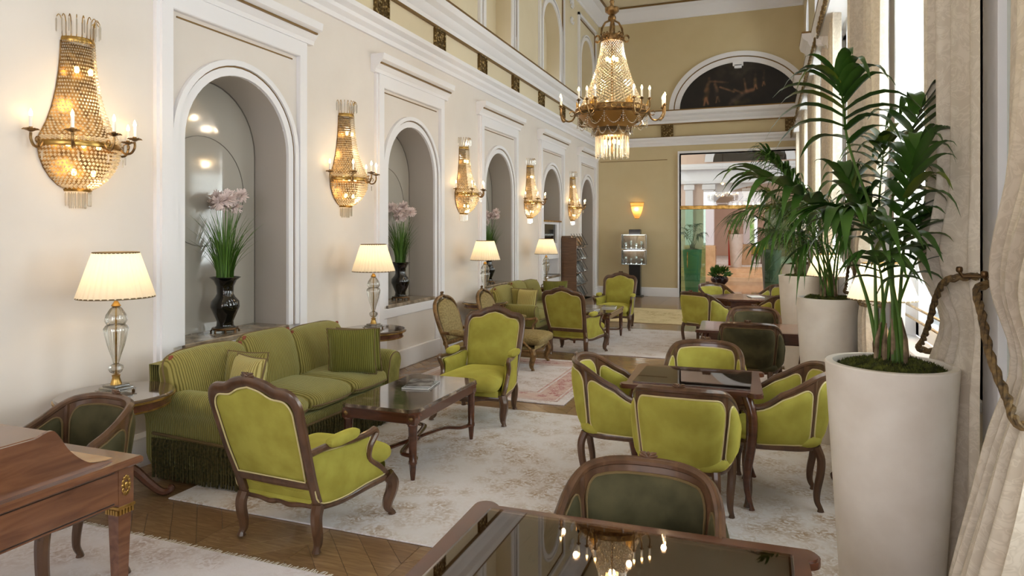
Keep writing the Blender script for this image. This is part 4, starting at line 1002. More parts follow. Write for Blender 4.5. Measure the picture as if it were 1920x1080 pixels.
#PART4
# ------------------------------------------------------------------ sofa
def sofa(label, x0, yc, L_, group, nrot=True):
    # local frame: +Y is the front, X along the length
    t = thing('sofa', label, 'sofa', (x0, yc, 0), -pi/2, group); h = L_/2; D0, D1 = -.5, .42
    m = MB().bbox(-h+.06, h-.06, D0+.04, D1-.04, .1, .34, .02); m.obj('base', M['cordx'], t)
    # arms: padded side with a rolled top
    for s in (-1, 1):
        prof = [(0, .1), (.17, .1), (.19, .3), (.2, .44), (.225, .50), (.235, .555), (.215, .605), (.17, .635), (.11, .635), (.06, .61), (.035, .57), (.02, .50), (0, .42)]
        prof = [(v.x, v.y) for v in catmull([Vector((a, b, 0)) for a, b in prof], 3, True)]
        n = len(prof); ys = [D0+.02, D0+.05, -.2, 0, .2, D1-.1, D1-.05, D1-.02]; sc = [.9, 1, 1, 1, 1, 1, .98, .9]
        vs, fs = [], []
        for y, q in zip(ys, sc):
            for a, b in prof: aa = .11+(a-.11)*q; bb = .36+(b-.36)*q; vs.append((s*(h-.2+aa), y, bb))
        for k in range(len(ys)-1):
            for i in range(n): j = (i+1) % n; fs.append((k*n+i, k*n+j, (k+1)*n+j, (k+1)*n+i))
        fs += [tuple(range(n)), tuple((len(ys)-1)*n+i for i in range(n))]
        MB().add(vs, fs).obj('arm', M['cordy'], t)
        m = MB(); m.tube([(s*(h-.2+.11+(a-.11)*.93), D1-.028, .36+(b-.36)*.93) for a, b in prof], .007, 6, closed=True); m.obj('piping', M['dpiping'], t)
    # back frame
    m = MB().grid(24, 8, lambda u, v: (lerp(-h+.05, h-.05, u), D0+.04-.03*v, lerp(.3, .80+.03*sin(pi*u), v))).grid(24, 2, lambda u, v: (lerp(-h+.05, h-.05, u), D0+.01+.12*v, .80+.03*sin(pi*u))); m.obj('back_frame', M['cordx'], t)
    w = (L_-.36)/3
    for k in range(3):
        cx = -h+.18+w*(k+.5)
        m = MB(); m.rbox((0, 0, 0), (w+.02, .46+.42, .19), .34, 12)
        m.v = [(cx+x, lerp(D1+.06, D1-.84, .5-y/.88)*0+(-.02+y)-.0, .42+z+.02*cos(x*4)*cos(y*4)) for x, y, z in m.v]
        c = m.obj('seat_cushion', M['cordx'], t)
        e = MB(); P = [Vector((cx+x, .43+yy, .40)) for x, yy in ((-w/2+.03, -.06), (-w/2+.1, -.015), (0, 0), (w/2-.1, -.015), (w/2-.03, -.06))]; e.tube(catmull(P, 4), .008, 6); e.obj('piping', M['dpiping'], c)
        ww = w+(.19 if k != 1 else .03); cx2 = cx+(-.085 if k == 0 else .085 if k == 2 else 0); tp = [.0, .02, .0][k]
        m = MB(); m.rbox((0, 0, 0), (ww, .5, .27), .34, 14); m.v = [(a, c_, b_) for a, b_, c_ in m.v]
        Mx = Matrix.Translation((cx2, -.27, .655+tp)) @ Matrix.Rotation(R(13), 4, 'X')
        def shp(x, y, z):
            q = z/.25
            return Vector((x*(1+.03*q), y*(1-.25*max(0, q)), z*(1-.10*(x/ww*2)**2*(k != 1))))
        m.v = [tuple(Mx @ shp(*p)) for p in m.v]
        c = m.obj('back_cushion', M['cordx'], t)
        e = MB(); sg_ = lambda v_: math.copysign(abs(v_)**.34, v_)
        e.tube([tuple(Mx @ shp(ww/2*sg_(cos(th)), 0, .25*sg_(sin(th)))) for th in [2*pi*(i+.5)/72 for i in range(72)]], .007, 6, closed=True); e.obj('piping', M['dpiping'], c)
        for q in (-1, 1):
            b = MB().rbox((0, 0, 0), (.04, .025, .04), 1, 6); p = Mx @ shp(q*ww*.43, .05, .215); b.v = [(p.x+a, p.y+bb, p.z+cc) for a, bb, cc in b.v]
            b.obj('rosette', M['rosette'], c)
    # bullion fringe
    m = MB(); m.tube([(-h, D0+.1, .33-.0), (-h-.01, D1-.05, .30), (-h+.05, D1, .29), (0, D1+.01, .29), (h-.05, D1, .29), (h+.01, D1-.05, .30), (h, D0+.1, .33)], .012, 6, up=(0, 0, 1), rb=.008); m.obj('fringe_braid', M['dpiping'], t)
    f = MB()
    def strands(a, b, nrm, zt_):
        n = int((b-a).length/.011)
        for i in range(n):
            p = a.lerp(b, (i+.5)/n); z0 = zt_+.0; l = z0-random.uniform(.005, .03)*(1 if random.random() < .3 else .4)-.014
            dx = Vector((random.uniform(-.006, .006), random.uniform(-.006, .006), 0)); o = nrm*random.uniform(0, .01)
            f.tube([p+o+Vector((0, 0, z0)), p+o+dx*.5+Vector((0, 0, z0*.5)), p+o+dx+Vector((0, 0, z0-l if z0-l > .012 else .013))], [.0052, .0048, .0055], 4, cap=False)
    strands(Vector((-h, D0+.1, 0)), Vector((-h, D1-.03, 0)), Vector((-1, 0, 0)), .3); strands(Vector((h, D0+.1, 0)), Vector((h, D1-.03, 0)), Vector((1, 0, 0)), .3)
    strands(Vector((-h+.02, D1, 0)), Vector((h-.02, D1, 0)), Vector((0, 1, 0)), .29)
    f.obj('bullion_fringe', M['fringe'], t, False, kind='stuff')
    q = MB().box(-h+.04, h-.04, D0+.1, D1-.02, .03, .28); q.obj('skirt_lining', M['fringe'], t, False)
    f = MB()   # knotted upper tier of the fringe
    n = int(L_/.035)
    for i in range(n): x = -h+.02+(L_-.04)*(i+.5)/n; f.tube([(x, D1+.012, .29), (x, D1+.02, .25), (x, D1+.014, .21)], [.006, .013, .004], 5)
    for s in (-1, 1):
        for i in range(22): y = D0+.12+.8*i/22; f.tube([(s*(h+.006), y, .30), (s*(h+.014), y, .26), (s*(h+.008), y, .21)], [.006, .013, .004], 5)
    f.obj('tassel_row', M['fringe'], t, kind='stuff')
    return t
M['rosette'] = mat('red_brown_rosette', (132, 66, 44), .7)
sofa('long green corduroy velvet sofa with bullion fringe nearest the camera against the wall', -3.66, 4.60, 2.06, 'green corduroy sofas')
sofa('green corduroy velvet sofa farther down the wall behind the facing armchairs', -3.66, 10.72, 2.1, 'green corduroy sofas')
def cushion(label, loc, rot, m, s=.42, group=None):
    t = thing('throw_cushion', label, 'cushion', loc, 0, group); t.rotation_euler = rot
    c = MB(); n = 14
    for sg in (1, -1):
        c.grid(n, n, lambda u, v: ((u-.5)*s*(1-.06*abs(sin(pi*v))), sg*(.003+.075*(max(0, (1-(2*u-1)**4))*max(0, 1-(2*v-1)**4))**.6), (v-.5)*s*(1-.06*abs(sin(pi*u)))))
    c.obj('cover', M[m], t)
    P = []
    for a, b in ((0, 0), (1, 0), (1, 1), (0, 1)):
        for k in range(6):
            q = k/6; u, v = {(0, 0): (q, 0), (1, 0): (1, q), (1, 1): (1-q, 1), (0, 1): (0, 1-q)}[(a, b)]
            P.append(((u-.5)*s*(1-.06*abs(sin(pi*v))), 0, (v-.5)*s*(1-.06*abs(sin(pi*u)))))
    MB().tube(P, .007, 6, closed=True).obj('piping', M['dpiping'], t)
    return t
for k, y0 in ((0, 4.60), (1, 10.72)):
    nm = ['nearest', 'far'][k]; g = 'square throw cushions on the %s sofa' % nm
    cushion('pale striped square cushion standing at the near arm of the %s sofa' % nm, (-3.52, y0-.70, .66), (R(-12), 0, R(-18)), 'cordl', .38, g)
    cushion('olive square cushion tucked beside the pale striped one on the %s sofa' % nm, (-3.66, y0-.56, .67), (R(-10), 0, R(4)), 'cordx', .36, g)
    cushion('dark green square cushion in front at the far end of the %s sofa' % nm, (-3.41, y0+.46, .70), (R(10), 0, R(22)), 'cordd', .42, g)
    cushion('dark green square cushion half hidden behind another at the far end of the %s sofa' % nm, (-3.44, y0+.62, .69), (R(10), 0, R(16)), 'cordd', .40, g)

# ------------------------------------------------------------------ lamp tables and lamps
def side_table(label, x, y, rad=.345, group='round lamp tables along the wall', h=.70):
    t = thing('side_table', label, 'table', (x, y, 0), 0, group)
    MB().lathe([(rad-.01, h-.03), (rad, h-.026), (rad, h-.006), (rad-.008, h), (rad-.03, h)], 48).obj('tabletop', M['smokedtop'], t, True, 30)
    MB().lathe([(rad-.004, h-.032), (rad+.006, h-.03), (rad+.006, h-.018), (rad-.002, h-.016)], 48).obj('brass_rim', M['brass'], t)
    MB().lathe([(rad-.035, h-.09), (rad-.03, h-.085), (rad-.03, h-.03)], 48).obj('apron', M['mahog'], t)
    MB().lathe([(rad-.028, h-.094), (rad-.022, h-.09), (rad-.022, h-.082), (rad-.028, h-.08)], 48).obj('brass_bead', M['brass'], t)
    MB().lathe([(.1, h-.09), (.06, h-.12), (.035, h-.16), (.03, h-.3), (.036, h-.36), (.05, h-.42), (.056, h-.46), (.04, h-.48), (.045, .14), (.03, .1)], 20).obj('pedestal', M['mahog'], t)
    for k in range(3):
        a = 2*pi*k/3+.55; P = catmull([Vector((r*cos(a)*rad/.34, r*sin(a)*rad/.34, z)) for r, z in ((.02, .2), (.1, .19), (.19, .1), (.27, .032), (.32, .034), (.335, .056), (.315, .06))], 4)
        MB().tube(P, [lerp(.034, .016, i/(len(P)-1)) for i in range(len(P))], 8).obj('leg', M['mahog'], t)
    return t
M['smokedtop'] = mat('polished_tabletop', (92, 74, 60), .06, coat=1)
def lamp(label, x, y, z, group='pleated shade table lamps along the wall', k=1.0, power=2.6, base='glass'):
    t = thing('table_lamp', label, 'lamp', (x, y, z), 0, group)
    def Z(*a): return [(r*k, q*k) for r, q in a]
    if base == 'glass':
        MB().bbox(-.07*k, .07*k, -.07*k, .07*k, .022, .04, .003).bbox(-.085*k, .085*k, -.085*k, .085*k, .016, .024, .002).bbox(-.055*k, .055*k, -.055*k, .055*k, .04, .056, .003).obj('plinth', M['lampglass'], t, False)
        f = MB()
        for a in (-1, 1):
            for b in (-1, 1): f.lathe([(.008, 0), (.012, .006), (.007, .01), (.01, .018)], 10, (a*.07*k, b*.07*k, 0))
        f.obj('bun_foot', M['oldbrass'], t)
        MB().lathe([(.035, .056), (.03, .07), (.022, .1), (.026, .115), (.012, .12)], 20).obj('brass_collar', M['brass'], t)
        MB().lathe([(.012, .12), (.035, .135), (.046, .155), (.042, .175), (.016, .19)], 12).obj('glass_knop', M['lampglass'], t, True, 25)
        MB().lathe([(.016, .19), (.026, .23), (.05, .31), (.068, .39), (.072, .42), (.06, .44), (.052, .445), (.066, .47), (.058, .51), (.034, .55), (.018, .565)], 36, flute=.045, nf=12).obj('fluted_body', M['lampglass'], t, True, 60)
        MB().tube([(0, 0, .12), (0, 0, .6)], .006, 8).obj('rod', M['brass'], t)
        MB().lathe([(.02, .56), (.03, .568), (.022, .58), (.01, .6)], 16).obj('brass_cap', M['brass'], t)
        zs, zt_ = .625, .915
    else:
        MB().lathe([(.07, 0), (.072, .02), (.05, .04), (.03, .1), (.036, .16), (.055, .22), (.06, .3), (.045, .38), (.02, .44), (.012, .5), (.01, .62)], 24).obj('lamp_body', M['bronze'], t); zs, zt_ = .6, .84
    r1, r0 = .228*k, .135*k; n = 180
    v = []; fs = []
    for i, (q) in enumerate([0, .25, .5, .75, 1]):
        for j in range(n):
            a = 2*pi*j/n; w = 1+.022*cos(a*36); r = lerp(r1, r0, q)*w; v.append((r*cos(a), r*sin(a), lerp(zs, zt_, q)))
    for i in range(4):
        for j in range(n): q = (j+1) % n; fs.append((i*n+j, i*n+q, (i+1)*n+q, (i+1)*n+j))
    MB().add(v, fs).obj('lamp_shade', M['shade'], t, True, 80)
    m = MB()
    for r, z_ in ((r1, zs), (r0, zt_)): m.tube([(r*cos(2*pi*j/48), r*sin(2*pi*j/48), z_) for j in range(48)], .0055, 6, closed=True, up=(0, 0, 1), rb=.003)
    m.obj('shade_trim', M['dpiping'], t)
    MB().rbox((0, 0, zs+.12), (.05, .05, .08), 1, 6).obj('bulb', M['lampbulb'], t)
    p = point('lamp_light', (x, y, z+zs+.17), power, (1, .76, .48), .04)
    return t
M['lampbulb'] = mat('lamp_bulb_glow', (255, 240, 210), .3, emit=(255, 220, 160), es=8)
LT = [(-3.98, 3.22), (-3.99, 6.33), (-4.0, 9.47), (-4.0, 12.52)]
dsc = ['nearest the camera beside the sofa', 'at the far end of the nearest sofa', 'behind the gilt brocade chairs', 'at the far end of the far sofa']
for (x, y), d in zip(LT, dsc):
    side_table('round brass-rimmed lamp table '+d, x, y)
    lamp('cream pleated lamp on fluted glass base '+d, x+.0, y, .70)
side_table('small round lamp table behind the nearest big planter by the window', .63, 5.1, .22, 'round lamp tables by the windows', .70)
lamp('pleated lamp by the window behind the nearest palm', .73, 5.1, .70, 'pleated lamps by the windows', .92, 5, 'bronze')
side_table('small round lamp table behind the second planter by the window', .6, 8.3, .22, 'round lamp tables by the windows', .66)
lamp('pleated lamp by the window behind the second palm', .64, 8.3, .66, 'pleated lamps by the windows', .92, 5, 'bronze')

# ------------------------------------------------------------------ vases of grass in the niches
def vase(label, x, y, z, seed, k=1.0):
    t = thing('vase', label, 'vase', (x, y, z), 0, 'black vases of flowering grass in the niches'); rnd = random.Random(seed)
    m = MB().lathe([(.1, .03), (.095, .045), (.075, .06), (.07, .1), (.1, .17), (.125, .23), (.12, .28), (.085, .32), (.07, .35), (.075, .42), (.1, .47), (.135, .495), (.13, .5), (.09, .475), (.06, .42), (.0, .4)], 32)
    m.obj('vase_body', M['black'], t)
    m = MB().lathe([(.1, .02), (.115, .03), (.11, .045), (.09, .045)], 24)
    for j in range(8): a = 2*pi*j/8; m.tube([(.1*cos(a), .1*sin(a), .035), (.12*cos(a), .12*sin(a), .015), (.115*cos(a), .115*sin(a), 0)], [.009, .008, .012], 6)
    m.obj('vase_stand', M['bronze'], t)
    g = MB()
    for j in range(230):
        a = rnd.uniform(0, 2*pi); r0 = rnd.uniform(0, .07); hh = rnd.uniform(.35, .75); ln = rnd.uniform(.05, .26)*(.6+.6*rnd.random()); w = rnd.uniform(.003, .006)
        P = []
        for q in range(6):
            u = q/5; P.append(Vector((cos(a)*(r0+ln*u*u), sin(a)*(r0+ln*u*u), .44+hh*u*(1-.12*u*u))))
        sd = Vector((-sin(a+.6), cos(a+.6), 0))
        vs = []
        for q, p in enumerate(P): ww = w*(1-(q/5)**2)+.0006; vs += [p-sd*ww, p+sd*ww]
        g.add(vs, [(2*q, 2*q+1, 2*q+3, 2*q+2) for q in range(5)])
    g.obj('grass', M['grass'], t, False, kind='stuff')
    for j in range(9):
        a = rnd.uniform(0, 2*pi); ln = rnd.uniform(.03, .18); top = Vector((cos(a)*ln, sin(a)*ln, .44+rnd.uniform(.62, .82)))
        MB().tube([(0, 0, .45), (top.x*.4, top.y*.4, .8), tuple(top)], .0022, 5).obj('flower_stem', M['grass'], t)
        f = MB()
        for q in range(150):
            d = Vector((rnd.gauss(0, 1), rnd.gauss(0, 1), rnd.gauss(0, 1))).normalized(); l = rnd.uniform(.04, .08); s_ = d.orthogonal().normalized()*.0035
            c = top+d*.008; e = top+d*l; f.add([c-s_, c+s_, e+s_*1.6, e-s_*1.6], [(0, 1, 2, 3)])
        f.obj('flower', M['flower'], t, False)
    return t
vase('tall black vase of pink-plumed grass in the nearest niche', -4.58, 4.80, .845, 3)
vase('tall black vase of pink-plumed grass in the second niche', -4.58, 7.93, .845, 5)
vase('tall black vase of pink-plumed grass in the third niche', -4.58, 10.98, .845, 8)

# ------------------------------------------------------------------ wall sconces
def candle(par, p, h=.075, bulbr=.011, k=1.0):
    x, y, z = p
    m = MB().lathe([(.008, -.012), (.03*k, .0), (.042*k, .008), (.03*k, .004), (.012, .006), (.011, .02)], 14, p); 
    for j in range(6):
        a = pi/3*j; m.tube([(x+.02*cos(a), y+.02*sin(a), z), (x+.038*k*cos(a), y+.038*k*sin(a), z+.006), (x+.048*k*cos(a), y+.048*k*sin(a), z+.001)], [.004, .006, .002], 5)
    m.obj('drip_pan', M['oldbrass'], par); c = par
    MB().lathe([(.0105, .018), (.0105, .018+h)], 12, p).obj('candle', M['candle'], c)
    MB().lathe([(.007, .016+h), (bulbr, .03+h), (bulbr*.9, .042+h), (.005, .058+h), (.001, .066+h)], 12, p).obj('bulb', M['bulb'], c)
def drop(m, p, l, r=.0045):
    x, y, z = p; m.add([(x+r, y, z-l*.15), (x, y+r, z-l*.15), (x-r, y, z-l*.15), (x, y-r, z-l*.15), (x, y, z), (x+r*.8, y, z-l*.92), (x, y+r*.8, z-l*.92), (x-r*.8, y, z-l*.92), (x, y-r*.8, z-l*.92), (x, y, z-l)],
                     [(0, 1, 4), (1, 2, 4), (2, 3, 4), (3, 0, 4), (0, 5, 6, 1), (1, 6, 7, 2), (2, 7, 8, 3), (3, 8, 5, 0), (5, 9, 6), (6, 9, 7), (7, 9, 8), (8, 9, 5)])
def scone(name, label, cat, loc, rz, group):
    # origin on the wall at the height of the main ring, +X out of the wall
    t = thing(name, label, cat, loc, rz, group)
    prof = [(.108, .69), (.112, .6), (.122, .48), (.14, .36), (.168, .24), (.205, .13), (.25, .04), (.262, .01)]
    low_ = [(.262, -.03), (.25, -.1), (.222, -.17), (.18, -.23), (.13, -.275), (.09, -.295)]
    def ring(z, r, hh, th=.006):
        m = MB(); A = [(-pi/2+pi*i/24) for i in range(25)]
        v = [(r*cos(a), r*sin(a), z-hh) for a in A]+[((r+th)*cos(a), (r+th)*sin(a), z) for a in A]+[(r*cos(a), r*sin(a), z+hh) for a in A]+[((r-th)*cos(a), (r-th)*sin(a), z+hh) for a in A]+[((r-th)*cos(a), (r-th)*sin(a), z-hh) for a in A]
        m.add(v, [(k*25+i, k*25+i+1, ((k+1) % 5)*25+i+1, ((k+1) % 5)*25+i) for k in range(5) for i in range(24)]); return m
    ring(.70, .105, .02).obj('crown_ring', M['brass'], t); ring(-.01, .262, .018).obj('main_ring', M['brass'], t); ring(-.305, .088, .012).obj('lower_ring', M['brass'], t)
    # backplate outline
    P = [(.004, -r-.004, z) for r, z in prof]+[(.004, -r-.004, z) for r, z in low_]
    P2 = [(x, -y, z) for x, y, z in reversed(P)]
    m = MB(); m.tube(P, .006, 6); m.tube(P2, .006, 6); m.prism([(y, z) for x, y, z in P+P2], lambda a, b, tt: (tt, a, b), 0, .004); m.obj('backplate', M['oldbrass'], t)
    def interp(pr, u):
        f = u*(len(pr)-1); i = min(len(pr)-2, int(f)); q = f-i; return lerp(pr[i][0], pr[i+1][0], q), lerp(pr[i][1], pr[i+1][1], q)
    b = MB()
    for k in range(34):
        r, z = interp(prof, (k+.3)/34)
        for j in range(25): a = -pi/2+pi*(j+.5*(k % 2)+.25)/25; b.bead((r*cos(a), r*sin(a), z), lerp(.0062, .0125, max(0, (r-.1)/.16)), .0082)
    b.obj('bead_strands', M['crystal'], t, False, kind='stuff')
    b = MB()
    for k in range(14):
        r, z = interp(low_, (k+.4)/14)
        nn = max(12, int(r*124))
        for j in range(nn): a = -pi/2+pi*(j+.5)/nn; b.bead((r*cos(a), r*sin(a), z), .0125, .0115)
    b.obj('bead_basket', M['crystal'], t, False, kind='stuff')
    c = MB(); d = MB()
    for j in range(11):
        a = -pi/2+pi*(j+.0)/10; R0 = .10
        P = [(R0*cos(a), R0*sin(a), .71), (R0*cos(a)*1.02, R0*sin(a)*1.02, .80), (R0*1.1*cos(a), R0*1.1*sin(a), .845), (R0*1.25*cos(a), R0*1.25*sin(a), .86), (R0*1.38*cos(a), R0*1.38*sin(a), .84)]
        c.tube(catmull(P, 3), .003, 5); drop(d, (R0*1.4*cos(a), R0*1.4*sin(a), .838), .10, .006); drop(d, (R0*1.02*cos(a), R0*1.02*sin(a), .83), .1, .005)
    c.obj('crown_wire', M['brass'], t); 
    for j in range(13): a = -pi/2+pi*(j+.5)/13; drop(d, (.085*cos(a), .085*sin(a), -.318), .1, .006); drop(d, (.055*cos(a), .055*sin(a), -.318), .115, .006)
    for a in (-1.3, -.6, 0, .6, 1.3): drop(d, (.3*cos(a), .3*sin(a), -.07), .06, .007)
    d.obj('crystal_drops', M['drop'], t, False, kind='stuff')
    for k in range(5):
        a = R(-80+40*k); P = [(.262*cos(a), .262*sin(a), -.01), (.29*cos(a), .29*sin(a), -.045), (.33*cos(a), .33*sin(a), -.04), (.352*cos(a), .352*sin(a), .0), (.352*cos(a), .352*sin(a), .04)]
        m = MB().tube(catmull(P, 4), [.0085]*17, 6)
        m.tube([((.3+.02*cos(q))*cos(a), (.3+.02*cos(q))*sin(a), -.0+.02*sin(q)) for q in [i*.7-1.2 for i in range(8)]], .0045, 5)
        ar = m.obj('arm', M['oldbrass'], t); candle(ar, (.352*cos(a), .352*sin(a), .055), .07)
    for (z, r) in ((.5, .05), (.5, -.05), (.0, .11), (.0, 0), (.0, -.11), (-.19, .07), (-.19, -.07)):
        MB().rbox((.07, r, z), (.03, .03, .045), 1, 5).obj('bulb', M['bulbin'], t)
    return t
M['bulbin'] = mat('inner_bulb_glow', (255, 236, 200), .3, emit=(255, 206, 120), es=14)
SY = [3.26+3.12*k for k in range(5)]
lab = ['crystal basket wall sconce with five candle arms nearest the camera, left of the first niche', 'crystal candle wall sconce between the first and second niches', 'crystal candle wall sconce between the second and third niches',
       'crystal candle wall sconce between the third and fourth niches', 'crystal candle wall sconce above the brochure rack']
s0 = scone('wall_sconce', lab[0], 'sconce', (XL, SY[0], 2.34), 0, 'crystal basket sconces along the left wall')
for k in range(1, 5): dup(s0, (XL, SY[k], 2.34), 0, lab[k])
for y in SY:
    point('sconce_light', (XL+.12, y, 2.62), 1.5, (1, .68, .34), .05); point('sconce_light', (XL+.13, y, 2.2), 1.3, (1, .66, .32), .05)
    for q in (-1, 1): point('sconce_light', (XL+.33, y+q*.2, 2.53), 1.15, (1, .74, .46), .03)
# small shield sconce on the end wall
t = thing('wall_sconce', 'small fan shaped amber glass sconce on the end wall above the display stand', 'sconce', (-3.32, YB, 2.36))
m = MB(); A = [-pi+pi*i/16 for i in range(17)]
for z0, z1, r0, r1 in ((.2, .1, .19, .17), (.1, -.02, .17, .14), (-.02, -.14, .14, .1), (-.14, -.24, .1, .05)):
    m.add([(r0*cos(a), r0*.7*sin(a), z0) for a in A]+[(r1*cos(a), r1*.7*sin(a), z1) for a in A], [(i, i+1, 18+i, 17+i) for i in range(16)])
m.obj('glass_shade', M['amber'] if 'amber' in M else translucent('amber_shade', (255, 214, 150), .8), t)
m = MB()
for z, r in ((.2, .19), (.1, .17), (-.24, .05)): m.tube([(r*cos(a), r*.7*sin(a), z) for a in A], .008, 6)
m.obj('brass_band', M['brass'], t); MB().rbox((0, -.05, 0), (.05, .05, .08), 1, 6).obj('bulb', M['lampbulb'], t)
point('sconce_light', (-3.32, YB-.07, 2.38), 4, (1, .68, .34), .04)
#PART5
# ------------------------------------------------------------------ chandelier
def chandelier(label, loc, k=1.0, arms=6, detail=1, name='chandelier', top=ZC):
    t = thing(name, label, 'chandelier', loc)   # origin at the main ring
    def rg(z, r, prof): return MB().lathe([(r+a, z+b) for a, b in prof], 48)
    m = rg(0, .42, [(-.03, -.05), (.0, -.045), (.02, -.03), (.005, -.015), (.015, .02), (.0, .04), (-.03, .045)]); m.obj('main_ring', M['oldbrass'], t)
    o = MB()
    for j in range(24):
        a = 2*pi*j/24; 
        o.tube([((.43)*cos(a+.07*cos(q)), .43*sin(a+.07*cos(q)), .0+.02*sin(q)) for q in [i*.7 for i in range(9)]], .005, 4)
    for j in range(6):
        a = 2*pi*j/6+.2
        for d in (-.09, -.045, 0, .045, .09): hh = .09-abs(d)*.5; o.tube([(.41*cos(a+d), .41*sin(a+d), .04), (.41*cos(a+d*1.3), .41*sin(a+d*1.3), .04+hh*.6), (.42*cos(a+d), .42*sin(a+d), .04+hh)], [.012, .009, .003], 5)
    o.obj('ring_ornament', M['brass'], t, kind='stuff')
    m = rg(.86, .13, [(-.02, -.045), (.0, -.04), (.006, 0), (.0, .035), (-.02, .04)]); m.obj('crown_ring', M['oldbrass'], t)
    o = MB()
    for j in range(6):
        a = 2*pi*j/6+.3
        for q in (-1, 1): o.tube([(.135*cos(a)+ (.035+.03*cos(w))*cos(a)-q*.02*sin(a), .135*sin(a)+(.035+.03*cos(w))*sin(a)+q*.02*cos(a), .86+.04*sin(w)) for w in [i*.7 for i in range(9)]], .007, 5)
    o.obj('crown_scroll', M['oldbrass'], t)
    m = MB()
    for j in range(4):
        a = pi/2*j+.4; m.tube([(.13*cos(a), .13*sin(a), .9), (.12*cos(a), .12*sin(a), .98), (.08*cos(a), .08*sin(a), 1.05), (.02*cos(a), .02*sin(a), 1.08)], [.012, .014, .012, .012], 6)
    m.lathe([(.02, 1.06), (.05, 1.09), (.045, 1.12), (.03, 1.14), (.08, 1.18), (.085, 1.22), (.03, 1.24), (.02, 1.27), (.03, 1.3), (.014, 1.33), (.014, top-loc[2])], 20)
    m.tube([(0, 0, -.5), (0, 0, 1.1)], .012, 8); m.obj('stem', M['oldbrass'], t)
    def prof(u): return lerp(.125, .37, u**1.75*.75+.25*u), lerp(.82, .05, u)
    b = MB(); R_ = 42
    for i in range(R_):
        r, z = prof((i+.5)/R_); nn = 30
        for j in range(nn): a = 2*pi*(j+.5*(i % 2))/nn; b.bead((r*cos(a), r*sin(a), z), lerp(.0075, .020, (r-.12)/.25), .0088)
    b.obj('bead_strands', M['crystal'], t, False, kind='stuff')
    m = MB().lathe([(.40, -.04), (.36, -.09), (.29, -.14), (.22, -.2)], 32)
    m.obj('amber_bowl', M['brassin'], t)
    m = rg(-.27, .195, [(-.01, -.03), (.0, -.028), (.008, 0), (.0, .03), (-.01, .03)])
    for j in range(6):
        a = 2*pi*j/6; m.tube([(.4*cos(a), .4*sin(a), -.04), (.34*cos(a), .34*sin(a), -.13), (.24*cos(a), .24*sin(a), -.16), (.21*cos(a), .21*sin(a), -.27)], .008, 6)
    m.obj('lower_ring', M['oldbrass'], t)
    d = MB()
    for j in range(30): a = 2*pi*j/30; d.tube([(.19*cos(a), .19*sin(a), -.3), (.19*cos(a), .19*sin(a), -.49-.03*(j % 2))], [.007, .0085], 6); d.bead((.19*cos(a), .19*sin(a), -.51-.03*(j % 2)), .01, .014)
    for j in range(16): a = 2*pi*j/16; d.tube([(.12*cos(a), .12*sin(a), -.3), (.12*cos(a), .12*sin(a), -.54)], [.006, .0075], 6)
    d.obj('glass_rods', M['drop'], t, kind='stuff')
    g = MB()
    for j in range(12):
        a0, a1 = 2*pi*j/12, 2*pi*(j+1)/12; ro = .41 if 1 else .2
        for i in range(15):
            u = (i+.5)/15; a = lerp(a0, a1, u); g.bead((ro*cos(a), ro*sin(a), -.06-.13*sin(pi*u)**.8), .0075)
            g.bead(((.24)*cos(a), .24*sin(a), -.18-.1*sin(pi*u)**.8), .008)
        for i in range(6): g.bead((ro*cos(a0), ro*sin(a0), -.06-.022*i), .009)
    g.obj('bead_swags', M['drop'], t, False, kind='stuff')
    for j in range(arms):
        a = 2*pi*j/arms+.26
        def at_(r, da, z): return ((r*cos(a+da)), r*sin(a+da), z)
        m = MB().tube(catmull([Vector(at_(.42, 0, -.02)), Vector(at_(.47, 0, -.1)), Vector(at_(.54, 0, -.1)), Vector(at_(.6, 0, -.02))], 4), .011, 6)
        m.tube([at_(.47+.03*cos(w), 0, -.02+.03*sin(w)) for w in [i*.7 for i in range(9)]], .006, 5)
        for da, zz in ((-.17, .05), (.17, .05)):
            m.tube(catmull([Vector(at_(.54, 0, -.1)), Vector(at_(.58, da*.7, -.1)), Vector(at_(.61, da, -.04)), Vector(at_(.61, da, .04))], 4), .009, 6)
        m.tube([at_(.6, 0, -.02), at_(.6, 0, .04)], .01, 6)
        ar = m.obj('arm', M['oldbrass'], t)
        for da, r in ((-.17, .61), (0, .6), (.17, .61)): candle(ar, at_(r, da, .05), .085, .013, .55)
    for (r, z, n_) in ((.06, .62, 4), (.25, .06, 6), (.2, -.1, 6), (.08, -.36, 4)):
        for j in range(n_): a = 2*pi*j/n_+.5; MB().rbox((r*cos(a), r*sin(a), z), (.04, .04, .055), 1, 5).obj('bulb', M['bulbin'], t)
    for z, pw, rr in ((.6, 6, .04), (.12, 9, .05), (-.12, 8, .05), (-.4, 9, .05)):
        point('chandelier_light', (loc[0], loc[1], loc[2]+z), pw, (1, .78, .52), rr)
    for j in range(6): a = pi/3*j; point('chandelier_light', (loc[0]+.6*cos(a), loc[1]+.6*sin(a), loc[2]+.2), 3, (1, .76, .5), .03)
    return t
M['brassin'] = mat('amber_gilt_bowl', (158, 118, 62), .35, .6)
chandelier('large brass and crystal bead chandelier with candle arms hanging over the room', (-1.7, 7.87, 3.17))

